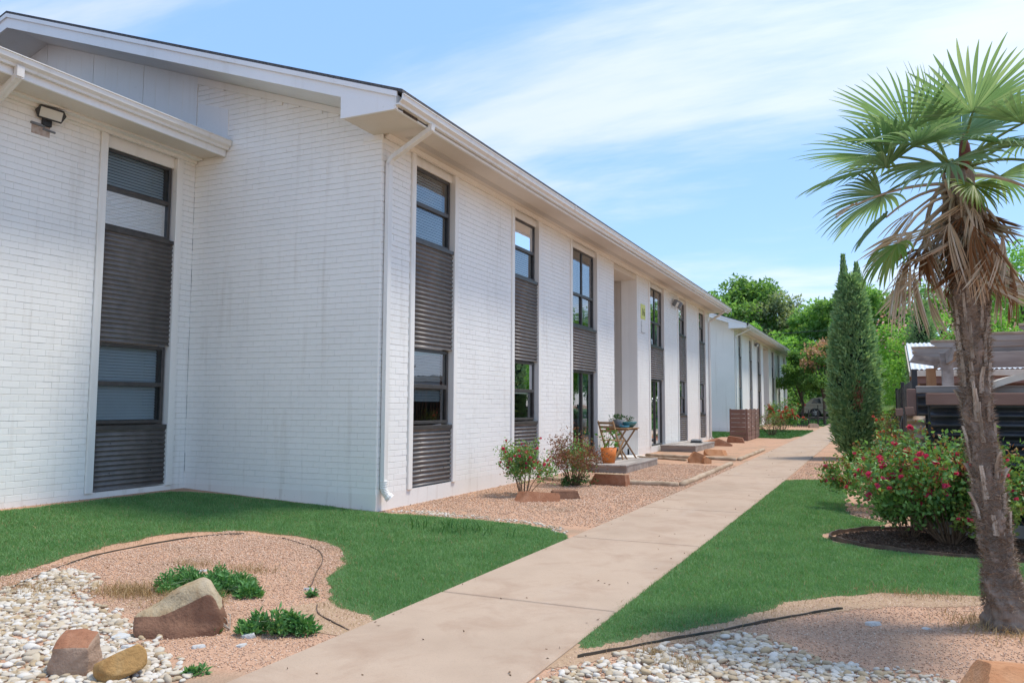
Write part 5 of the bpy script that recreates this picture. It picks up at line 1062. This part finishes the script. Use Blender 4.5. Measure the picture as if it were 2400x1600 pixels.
# ================================================================== cypresses
M['cyp'] = leafmat('cypress_sprays', [(0.155, 0.302, 0.152), (0.223, 0.411, 0.199), (0.327, 0.521, 0.256), (0.479, 0.665, 0.336)], 0.4, .6, .2)
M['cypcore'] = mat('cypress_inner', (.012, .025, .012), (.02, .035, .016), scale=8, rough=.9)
def cypress(name, base, h, prof, leaders, label, ncl, per, s, dead=None):
    """columnar conifer: upright plume-like clumps of small sprays over a dark core"""
    t = empty(name, G(*base), 0, label, 'cypress', 'cypress trees'); zs_ = [p[0]*h for p in prof]; rs_ = [p[1] for p in prof]
    def rad(z, a): return float(np.interp(z, zs_, rs_))*(1+.07*math.sin(a*3+z*1.3)+.05*math.sin(a*5-z*2.1))
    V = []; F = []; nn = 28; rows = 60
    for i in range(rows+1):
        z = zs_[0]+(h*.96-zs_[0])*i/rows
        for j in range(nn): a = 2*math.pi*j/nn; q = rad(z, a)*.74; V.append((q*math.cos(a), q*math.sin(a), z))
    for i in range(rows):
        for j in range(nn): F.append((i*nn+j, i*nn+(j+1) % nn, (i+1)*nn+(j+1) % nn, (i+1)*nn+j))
    link('light_block_core', mesh_np('light_block_core', V, F, smooth=True), t, M['cypcore'])  # solid dark core added behind the sprays to block light
    m = MB(); m.tube([(0, 0, -.1), (.01, 0, .4), (0, 0, h*.7)], [.07, .06, .02], 8); m.build('trunk', M['bark'], t)
    PP = []; DD = []; rmax = max(rs_); cl = 0
    while cl < ncl:
        z = zs_[0]+(h*.99-zs_[0])*rng.random(); a = rng.uniform(0, 6.28); q0 = rad(z, a)
        if rng.random() > q0/rmax+.08: continue
        cl += 1; q = q0*rng.uniform(.68, 1.0); c0 = np.array([q*math.cos(a), q*math.sin(a), z]); ax = np.array([math.cos(a)*.38, math.sin(a)*.38, 1.0]); ax /= np.linalg.norm(ax); ln = rng.uniform(.2, .46); u = nr.random(per); sp = (.055*(1-u)+.012)*1.3
        p = c0+ax*(u[:, None]-.4)*ln+nr.normal(0, 1, (per, 3))*sp[:, None]; out = np.column_stack([p[:, 0]-c0[0]+math.cos(a)*.03, p[:, 1]-c0[1]+math.sin(a)*.03, 0*u]); PP.append(p); DD.append(ax*1.0+out*9+nr.normal(0, .35, (per, 3)))
    for lx, ly, lz0, lz1, lr in leaders:
        n = per*26; u = nr.random(n)**.9; a = nr.uniform(0, 6.28, n); q = lr*(1-u)**.8*np.sqrt(nr.random(n)); PP.append(np.column_stack([lx+q*np.cos(a), ly+q*np.sin(a), lz0+(lz1-lz0)*u])); DD.append(np.column_stack([np.cos(a)*.4, np.sin(a)*.4, np.ones(n)]))
    V, F = leaves(np.concatenate(PP), np.concatenate(DD), s, s*.34, .5); link('foliage', mesh_np('foliage', V, F), t, M['cyp'])['kind'] = 'stuff'
    if dead:
        n2 = 160; P = np.array(dead)+nr.normal(0, 1, (n2, 3))*np.array([.05, .03, .13]); V, F = leaves(P, rdir(n2)+np.array([0, 0, -.5]), .08, .03); link('dead_sprig', mesh_np('dead_sprig', V, F), t, M['dead_leaf'])['kind'] = 'stuff'
    return t
CPR = [(.03, .20), (.075, .46), (.13, .55), (.24, .63), (.47, .61), (.59, .54), (.70, .46), (.82, .36), (.93, .24), (1, .12)]
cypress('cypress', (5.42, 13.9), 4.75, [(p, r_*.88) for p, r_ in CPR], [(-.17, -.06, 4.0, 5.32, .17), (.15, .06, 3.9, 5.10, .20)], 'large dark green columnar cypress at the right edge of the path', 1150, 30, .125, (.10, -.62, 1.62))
cypress('cypress', (7.35, 20.6), 4.75, [(p, r_*.72) for p, r_ in CPR], [(0, 0, 4.2, 5.0, .1)], 'slim farther cypress behind the pergola post', 600, 20, .12)
# ================================================================== yard structures on the right
YS = 1.30
t = empty('yard_wall', (6.52, YS, 0), 0, 'low wall of black corrugated metal with brown cap board behind the roses', 'wall')
corrugated(t, 0.0, 0.02, 3.6, .15, 1.42, M['corrblk'], 'corrugated_panel', .105, .022, 'x')
m = MB(); m.cbox(-.02, 3.7, -.05, .06, 1.425, 1.555, .006); m.build('cap_board', M['brown_board'], t)
m = MB(); m.cbox(-.02, 3.7, -.045, .03, -.05, .145, .006); m.build('base_board', M['wood_greyx'], t)
m = MB(); m.box(.0, 3.6, .03, .09, 0, 1.42); m.build('backing', M['darkgrey'], t)
t = empty('rusty_panel', (6.30, YS+.06, 0), 0, 'rusty corrugated sheet with broken brown boards left of the black wall', 'panel')
corrugated(t, 0, .0, .19, .05, 1.30, M['rust'], 'corrugated_sheet', .10, .022, 'x')
for a, b, z0, z1, rz in ((-.03, .045, 1.30, 1.385, .06), (.055, .145, 1.31, 1.395, .05)):
    m = MB(); m.cbox(a, b, -.06, .05, z0, z1, .004); o = m.build('broken_board', M['brown_board'], t); o.rotation_euler = (0, -rz, 0)
t = empty('raised_planter', (6.33, YS+.45, 0), 0, 'taller planter edge with grey top rail and brown corner post behind the black wall', 'planter')
m = MB(); m.cbox(-.01, .09, 0, .10, 0, 1.615, .006); m.build('corner_post', M['brown_board'], t)
m = MB(); m.cbox(.092, 3.0, .0, .05, 1.565, 1.625, .005); m.cbox(.092, 3.0, .0, .16, 1.626, 1.65, .005); m.build('top_rail', M['wood_greyx'], t)
corrugated(t, 0.02, .10, 3.0, .9, 1.56, M['corrblk'], 'corrugated_panel', .105, .02, 'x')
# black metal fence running away from the lens
t = empty('black_fence', (6.47, 3.6, 0), 0, 'black metal picket fence receding behind the roses', 'fence')
for i in range(62):
    y = i*.20; m = MB() if i < 1 else None
    if i == 0:
        pm = MB(); pm.cbox(-.012, .012, -.055, .055, .06, 1.80, .004); pme = pm.mesh('picket', M['black_metal'])
    o = link('picket', pme, t); o.location = (rng.gauss(0, .002), y, float(gz(6.47, 3.6+y)))
for z in (.30, 1.62): m = MB(); m.cbox(.014, .045, -.05, 12.4, z-.02, z+.02, .004); m.build('rail', M['black_metal'], t)
for y in (-.14, 6.2, 12.4): m = MB(); m.cbox(-.035, .035, y-.035, y+.035, -.1, 1.92, .005); m.build('post', M['black_metal'], t)
m = MB(); m.tube([(-.03, 4.6, 1.30), (-.10, 4.62, 1.05), (-.14, 4.7, .75), (-.10, 4.85, .62), (-.04, 4.9, .66)], .008, 6); tag(m.build('dangling_cable', M['grey_pot'], smooth=True, off=(0, 0, 0)), 'thin grey cable looping down the black picket fence', 'cable').location = (6.47, 3.6, 0)
# pergola
t = empty('pergola', (7.1, 4.6, 0), 0, 'weathered grey wooden pergola with open rafters behind the palm', 'pergola')
for (x, y, m_) in ((.05, 4.2, 'wood_grey'), (-.07, 7.4, 'wood_tan'), (4.2, 4.2, 'wood_grey'), (4.2, 0, 'wood_grey'), (1.05, .05, 'wood_grey')):
    m = MB(); m.cbox(x, x+.20, y, y+.20, -.1, 2.30, .008); m.build('post', M[m_], t)
for y, xa in ((0, .78), (1.4, .55), (2.8, -.20), (4.4, -.46), (5.8, -.40), (7.5, -.30)):
    m = MB(); z0, z1 = 2.47, 2.60; m.prism([(xa+.12, z0), (5.2, z0), (5.2, z1), (xa, z1), (xa, z0+.07)], 1, y-.02, y+.025); rf_ = m.build('rafter', M['wood_greyx'], t); m = MB(); m.cbox(xa-.01, 5.22, y-.034, y-.021, z1-.03, z1+.006, .003); m.build('lit_edge_strip', M['timber'], rf_)  # pale strip added on each rafter to imitate its lit top edge
for y in (4.25,): m = MB(); m.cbox(.02, 5.0, y-.03, y+.015, 2.16, 2.465, .006); m.build('front_beam', M['wood_greyx'], t)
for x in (.14, 4.3): m = MB(); m.prism([(-.3 if x > 1 else 2.2, 2.468), (8.0, 2.468), (8.0, 2.30), (2.6, 2.22), (2.2, 2.36)] if x < 1 else [(-.3, 2.468), (8, 2.468), (8, 2.25), (-.3, 2.25)], 0, x-.02, x+.03); m.build('side_beam', M['wood_grey'], t)
for i in range(9):
    m = MB(); y = 4.6+i*.32; m.prism([(-.42, 2.43), (.13, 2.33), (.13, 2.37), (-.42, 2.455)], 1, y, y+.035); m.build('slat', M['wood_grey'], t)
for x in (1.2, 2.0, 2.8): m = MB(); m.cbox(x, x+.05, -.1, 7.6, 2.602, 2.64, .004); m.build('purlin', M['wood_grey'], t)
for x, y in ((1.0, -.075), (1.55, -.075)):
    l = empty('string_light_box', (7.1+x, 4.6+y, 2.28), 0, 'small grey utility box fixed to the pergola beam, '+('left' if x < 1.2 else 'right')+' of the pair', 'utility box', 'boxes on the pergola beam'); m = MB(); m.cbox(0, .10, -.05, .0, -.08, .08, .01); m.build('case', M['white_pot'], l); m = MB(); m.cbox(.02, .08, -.058, -.05, -.05, .05, .003); m.build('cover', M['lens'], l)
# open pavilion with corrugated roof behind
t = empty('pavilion', (6.78, 14.0, 0), 0, 'low open pavilion with pale corrugated metal roof behind the pergola', 'pavilion')
n = 220; V = []; F = []
for i in range(n+1):
    x = 7.0*i/n; zz2 = .018*math.sin(x*2*math.pi/.11); V += [(x, 0, 2.36+zz2), (x, 3.0, 3.25+zz2)]
F = [(2*i, 2*i+2, 2*i+3, 2*i+1) for i in range(n)]; link('metal_roof', mesh_np('metal_roof', V, F, smooth=True), t, M['white_metal'])
m = MB(); m.cbox(0, 7, -.03, .02, 2.18, 2.33, .006); m.build('eave_board', M['cream'], t); m = MB(); m.box(.05, 7, .03, .10, 2.0, 2.18); m.build('eave_beam', M['brown_board'], t)
m = MB(); m.prism([(0, 2.30), (3.0, 3.19), (3.0, 3.05), (.0, 2.18)], 0, -.04, -.005); m.build('gable_board', M['cream'], t)
for x in (.05, 3.4, 6.7):
    for y in (.05, 2.8): m = MB(); m.cbox(x, x+.15, y, y+.15, -.1, 2.2 if y < 1 else 3.0, .006); m.build('post', M['wood_tan'], t)
m = MB(); m.box(.2, 6.9, 2.96, 3.0, 0, 2.9); m.build('back_screen', M['brown_board'], t)
# cream canvas canopy over the wall
t = empty('canvas_cover', (7.10, 1.62, 0), 0, 'arched cream canvas cover on a light frame right of the palm trunk', 'canopy')
V = []; F = []; n = 20
for i in range(n+1):
    u = i/n; x = 1.6*u; z = 1.56+.20*math.sin(u*math.pi)**.8
    for dz_, y in ((0, 0), (.075, .0), (.075, 1.0), (0, 1.0)): V.append((x, y, z+dz_))
for i in range(n):
    for j in range(4): F.append((i*4+j, i*4+(j+1) % 4, i*4+4+(j+1) % 4, i*4+4+j))
F += [(0, 1, 2, 3), (4*n, 4*n+1, 4*n+2, 4*n+3)]; m = MB(); m.add(V, F); m.build('canvas', M['cream'], t, smooth=False)
for x in (.04, 1.56):
    for y in (.05, .95): m = MB(); m.tube([(x, y, 0), (x, y, 1.6)], .02, 8); m.build('pole', M['white_pot'], t)

# ================================================================== brown slatted screen by the second building
t = empty('slatted_screen', (1.46, 22.1, float(gz(1.4, 22))), 0, 'brown slatted wooden screen box standing before the farther building', 'screen')
for q in range(3):
    y0 = .02+q*1.05
    for i in range(7):
        m = MB(); m.cbox(.0, .03, y0, y0+1.0, .04+i*.165, .04+i*.165+.152, .004) if False else m.cbox(.0, .03, y0, y0+1.0, .03+i*.165, .03+i*.165+.152, .004); m.build('slat', M['brown_board'], t)
for q in range(4): m = MB(); m.cbox(-.04, .045, -.035+q*1.05, .015+q*1.05, -.05, 1.20, .004); m.build('post', M['brown_board'], t)
for i in range(7): m = MB(); m.cbox(-.60, -.045, -.03, .0, .03+i*.165, .03+i*.165+.158, .004); m.build('slat', M['brown_board'], t)
m = MB(); m.cbox(-.62, -.57, -.035, .02, -.05, 1.20, .004); m.build('post', M['brown_board'], t)

# ================================================================== far things: fence, stone, car, pole, wires
t = empty('iron_fence', (1.0, 39.2, float(gz(1.5, 39))), 0, 'low black iron fence across the end of the path bed', 'fence')
for x in (1.36, 1.85): m = MB(); m.cbox(x-.03, x+.03, -.03, .03, -.1, 1.0, .004); m.build('post', M['black_metal'], t)
pm = MB(); pm.cbox(-.012, .012, -.012, .012, 0, .92, .003); pme = pm.mesh('picket', M['black_metal'])
for i in range(16): o = link('picket', pme, t); o.location = (.0+i*.12, .02, 0)
for z in (.12, .82): m = MB(); m.cbox(-.05, 1.9, .03, .05, z-.015, z+.015, .003); m.build('rail', M['black_metal'], t)
t = empty('chain_fence', (-6, 52, float(gz(0, 52))), 0, 'thin dark wire fence in front of the street', 'fence')
for i in range(14): m = MB(); m.tube([(i*2.0, 0, -.1), (i*2.0, 0, 1.15)], .03, 6); m.build('post', M['black_metal'], t)
for z in (.15, .5, .85, 1.1): m = MB(); m.tube([(0, 0, z), (26, 0, z)], .010, 5); m.build('wire', M['black_metal'], t)
rock('boulder', (2.62, 38.8), (.55, .4, .35), .4, [((0, -1, .3), .6, 0), ((0, 0, -1), .5, 0)], [M['rock_pink']], 'small pinkish stone near the far fence by the path', 41, .03)
# parked car seen from the side, nose to the right
CZ = .555; t = empty('parked_car', (.45, 57.6, CZ), 0, 'beige grey parked car with red tail light beyond the far fence', 'car')
M['carpaint'] = mat('beige_car_paint', (.36, .33, .27), rough=.3, spec=.6, metal=.4); M['carglass'] = mat('car_glass', (.05, .06, .06), rough=.05, spec=.8)
side = [(.0, .38), (.02, .80), (.10, 1.02), (.35, 1.10), (.75, 1.48), (1.3, 1.58), (2.5, 1.55), (3.2, 1.08), (4.2, .95), (4.55, .75), (4.6, .38), (4.15, .30), (4.1, .52), (3.9, .68), (3.65, .70), (3.4, .60), (3.28, .30), (1.42, .30), (1.35, .52), (1.15, .68), (.90, .70), (.66, .60), (.55, .30)]
m = MB(); m.prism(side, 1, 0, 1.75); m.build('body', M['carpaint'], t)
for a, b in ((.72, 1.45), (1.53, 2.95)):
    m = MB(); m.prism([(a, 1.10), (b, 1.10), (b-(.1 if b < 2 else .42), 1.46), (a+(.20 if a < 1 else 0), 1.44)], 1, -.012, -.002); m.build('window', M['carglass'], t)
for x in (1.0, 3.78):
    for y in (0.02, 1.55):
        w_ = MB(); w_.tube([(x, y, .34), (x, y+.2, .34)], .335, 24); wo_ = w_.build('wheel', M['darkgrey'], t)
        w_ = MB(); w_.tube([(x, y-.004, .34), (x, y+.02, .34)], .14, 12)
        for k in range(7): a = k*2*math.pi/7; w_.tube([(x+.1*math.cos(a), y-.006, .34+.1*math.sin(a)), (x+.25*math.cos(a), y-.006, .34+.25*math.sin(a))], .022, 5)
        w_.build('rim', M['lens'], wo_)
m = MB(); m.cbox(-.01, .30, -.015, .06, .88, 1.05, .02); m.build('tail_light', mat('red_tail_light', (.55, .02, .04), rough=.3), t)
m = MB(); m.cbox(-.04, .4, .05, 1.7, .36, .52, .04); m.build('bumper', M['carpaint'], t)
t = empty('utility_pole', (7.1, 57.8, .4), 0, 'brown wooden utility pole rising between the far trees', 'pole')
m = MB(); m.tube([(0, 0, -.3), (0, 0, 9.6)], [.17, .12], 10); m.build('shaft', M['bark'], t); m = MB(); m.tube([(.22, -.1, 0), (.20, -.1, 9.0)], .05, 8); m.build('conduit', M['white_pot'], t); m = MB(); m.cbox(-1.1, 1.1, -.06, .06, 9.0, 9.12, .01); m.build('crossarm', M['bark'], t)
WB = 'overhead wires'
for k_, (z, x0, y0, lb) in enumerate(((7.6, -30, 61, 'upper overhead wire sagging in front of the far trees'), (6.6, -30, 61, 'middle overhead wire crossing the far trees'), (4.9, -30, 59, 'lower overhead wire above the car'), (4.6, -30, 59, 'lowest overhead wire above the car'))):
    m = MB(); pts = [(x0+(7.1-x0)*i/16, y0+(57.8-y0)*i/16, z-.5*math.sin(math.pi*i/16)) for i in range(17)]+[(7.1+40*i/16, 57.8-25*i/16, z-.6*math.sin(math.pi*i/16)) for i in range(1, 17)]
    m.tube(pts, .022, 5); tag(m.build('overhead_wire', M['darkgrey']), lb, 'wire', WB)

# ================================================================== trees
M['peach'] = leafmat('peach_blossom', [(.62, .30, .17), (.70, .42, .27), (.66, .28, .24), (.60, .42, .22)], .3, .6, .2)
TL = {'dark': leafmat('oak_leaves', [(0.099, 0.219, 0.066), (0.143, 0.296, 0.084), (0.208, 0.384, 0.111), (0.307, 0.507, 0.155)], 0.55), 'mid': leafmat('elm_leaves', [(0.143, 0.307, 0.079), (0.208, 0.419, 0.106), (0.286, 0.529, 0.137), (0.375, 0.616, 0.186)], 0.55),
      'lite': leafmat('light_tree_leaves', [(0.197, 0.419, 0.087), (0.286, 0.551, 0.127), (0.395, 0.682, 0.176)], 0.55), 'grey': leafmat('greyish_tree_leaves', [(0.219, 0.307, 0.164), (0.330, 0.395, 0.242), (0.439, 0.484, 0.330)], 0.55)}
def tree(name, base, h, rx, rz_, zc, kind, label, n, s, clumps=60, trunk=.25, seed=0, cat='tree', group='background trees', flowers=None, nfl=0, low=-1.0):
    t = empty(name, G(*base), 0, label, cat, group); r = np.random.default_rng(seed+3)
    C0 = r.normal(size=(clumps, 3)); C0 /= np.linalg.norm(C0, axis=1)[:, None]; C0 *= (r.uniform(.35, 1.0, clumps)**.6)[:, None]; C0 = C0[C0[:, 2] > low]; C0 = C0*np.array([rx, rx*.85, rz_])+np.array([0, 0, zc]); cs = r.uniform(.55, 1.25, len(C0))*rx*.27
    m = MB(); rr = random.Random(seed); m.tube([(0, 0, -.2), (rr.gauss(0, .1), rr.gauss(0, .1), zc*.45), (rr.gauss(0, .2), rr.gauss(0, .2), zc)], [trunk, trunk*.75, trunk*.4], 9)
    for c in C0[::3]: m.tube([(0, 0, zc*rr.uniform(.35, .8)), (c[0]*.5, c[1]*.5, (zc*.6+c[2]*.4)), tuple(c)], [trunk*.35, trunk*.22, trunk*.08], 5)
    m.build('trunk', M['bark'], t)
    k = r.integers(0, len(C0), n); o3 = r.normal(size=(n, 3)); o3 /= np.linalg.norm(o3, axis=1)[:, None]; o3 *= (r.random(n)**.45)[:, None]
    P = C0[k]+o3*cs[k][:, None]*np.array([1, 1, .75]); D = o3+np.array([0, 0, -.1])+r.normal(0, .6, (n, 3)); V, F = leaves(P, D, s, s*.62, .3, up=np.tile([0, 0, 1.], (n, 1))); link('crown', mesh_np('crown', V, F), t, TL[kind])['kind'] = 'stuff'
    if nfl:
        top = C0[C0[:, 2] > zc+rz_*.05]; k = r.integers(0, len(top), nfl); P = top[k]+r.normal(0, 1, (nfl, 3))*np.array([.5, .5, .35])*rx*.30+np.array([0, -.1, rx*.16]); V, F = leaves(P, rdir(nfl)+np.array([0, 0, .6]), s*.9, s*.8, .4); link('blossom', mesh_np('blossom', V, F), t, M[flowers])['kind'] = 'stuff'
    return t
tree('shade_tree', (-6.3, 74), 13.5, 5.0, 4.6, 8.9, 'dark', 'tall dark leafy tree above the farther building\'s roof', 15000, .42, 80, .35, 1)
tree('shade_tree', (-2.6, 72), 12.2, 3.6, 4.0, 8.0, 'grey', 'greyish sparse topped tree right of the tallest dark one', 8500, .36, 55, .3, 2)
tree('shade_tree', (.9, 69), 10.3, 3.6, 3.9, 6.6, 'mid', 'mid green tree in the dip of the skyline', 10000, .36, 60, .3, 3)
tree('shade_tree', (3.4, 66), 10.6, 3.0, 4.0, 6.8, 'dark', 'dark tree just left of the large cypress', 9000, .34, 55, .3, 4)
tree('shade_tree', (-10.5, 70), 11.5, 4.5, 4.2, 7.5, 'mid', 'leafy tree mostly behind the main building\'s eave corner', 9000, .40, 60, .3, 5)
tree('shade_tree', (-4.6, 66), 8.2, 3.3, 3.2, 5.0, 'lite', 'bright green lower tree over the farther building\'s roofline', 9000, .33, 50, .25, 6)
tree('shade_tree', (-.6, 63.5), 7.0, 3.0, 3.0, 4.0, 'lite', 'bright green lower tree at the farther building\'s end', 9000, .30, 50, .22, 7)
tree('shade_tree', (6.0, 55), 10.2, 3.0, 3.9, 6.3, 'mid', 'rounded green tree directly right of the cypress top', 12000, .30, 60, .28, 8)
tree('shade_tree', (9.6, 54), 9.8, 3.3, 3.9, 6.0, 'mid', 'green tree behind the dead palm fronds', 12000, .30, 60, .28, 9)
tree('shade_tree', (12.8, 34), 8.9, 2.6, 2.9, 6.2, 'lite', 'loose light green tree at the right frame edge', 6500, .20, 60, .2, 10)
tree('shade_tree', (14.5, 50), 9.0, 3.6, 3.6, 5.2, 'mid', 'green tree far right behind the pavilion', 9000, .30, 55, .28, 11)
tree('shade_tree', (5.0, 75), 9.5, 4.0, 4.0, 5.0, 'dark', 'dark tree behind the cypress across the street', 8000, .38, 50, .3, 12)
tree('crape_myrtle', (2.85, 45.0), 5.3, 1.75, 1.95, 3.2, 'dark', 'coral topped crape myrtle at the end of the path', 9000, .17, 45, .10, 13, low=-.45, group='crape myrtles', flowers='peach', nfl=1500)
tree('crape_myrtle', (1.2, 48.5), 5.0, 1.6, 1.9, 2.9, 'dark', 'dark green small tree behind the coral topped crape myrtle', 6500, .18, 40, .10, 14, low=-.3, group='crape myrtles')
tree('crape_myrtle', (7.35, 24.3), 4.7, 1.85, 1.9, 2.9, 'lite', 'light green crape myrtle with pale pink blooms behind the pergola', 12000, .115, 60, .09, 15, group='crape myrtles', flowers='palepink', nfl=420)
tree('crape_myrtle', (9.8, 25.5), 4.8, 1.7, 1.7, 3.1, 'lite', 'light green crape myrtle right of the pale blooming one', 9000, .12, 50, .09, 16, group='crape myrtles', flowers='palepink', nfl=160)
tree('understory_shrub', (-1.2, 60.6), 3.0, 3.0, 1.5, 1.4, 'dark', 'dark understory shrub left of the parked car', 5000, .25, 36, .08, 17, cat='shrub', group='street side shrubs')
tree('understory_shrub', (6.5, 62.5), 3.4, 3.6, 1.7, 1.6, 'dark', 'dark understory shrub behind the cypress', 5000, .27, 36, .08, 18, cat='shrub', group='street side shrubs')
tree('understory_shrub', (-5.5, 61.5), 3.4, 3.0, 1.7, 1.6, 'mid', 'mid green understory shrub at the farther building\'s end', 4000, .27, 30, .08, 19, cat='shrub', group='street side shrubs')
tree('understory_shrub', (2.4, 65.5), 3.6, 3.4, 1.8, 1.7, 'dark', 'dark understory shrub behind the parked car', 5000, .27, 36, .08, 20, cat='shrub', group='street side shrubs')
tree('understory_shrub', (5.3, 30.5), 2.4, 1.1, 1.2, 1.1, 'mid', 'mid green shrub showing right of the large cypress', 4000, .14, 30, .06, 21, cat='shrub', group='street side shrubs')
tree('understory_shrub', (11.5, 60), 3.6, 4.0, 1.9, 1.8, 'dark', 'dark understory shrub behind the pavilion', 5000, .28, 36, .08, 22, cat='shrub', group='street side shrubs')
# young fan palm beyond the fence
t = empty('young_palm', G(6.25, 17.0), 0, 'small young fan palm right of the large cypress', 'palm')
m = MB(); m.tube([(0, 0, -.05), (0, 0, .95)], [.09, .07], 10); m.build('trunk', M['ptrunk'], t)
for i in range(10):
    pet, V, F = fan(.35, .38, 18, 100, .3, .35, 300+i); az = i*2.4; q = (Matrix.Rotation(az, 4, 'Z') @ Matrix.Rotation(-(.2+.9*(i % 3)/2), 4, 'Y')).to_3x3()
    o = link('frond', mesh_np('frond', V@np.array(q).T, F), t, M['frond_y'] if i % 2 else M['frond']); o.location = (0, 0, .95); pet.v = [tuple(q @ Vector(v)) for v in pet.v]; pet.build('petiole', M['petiole'], o)
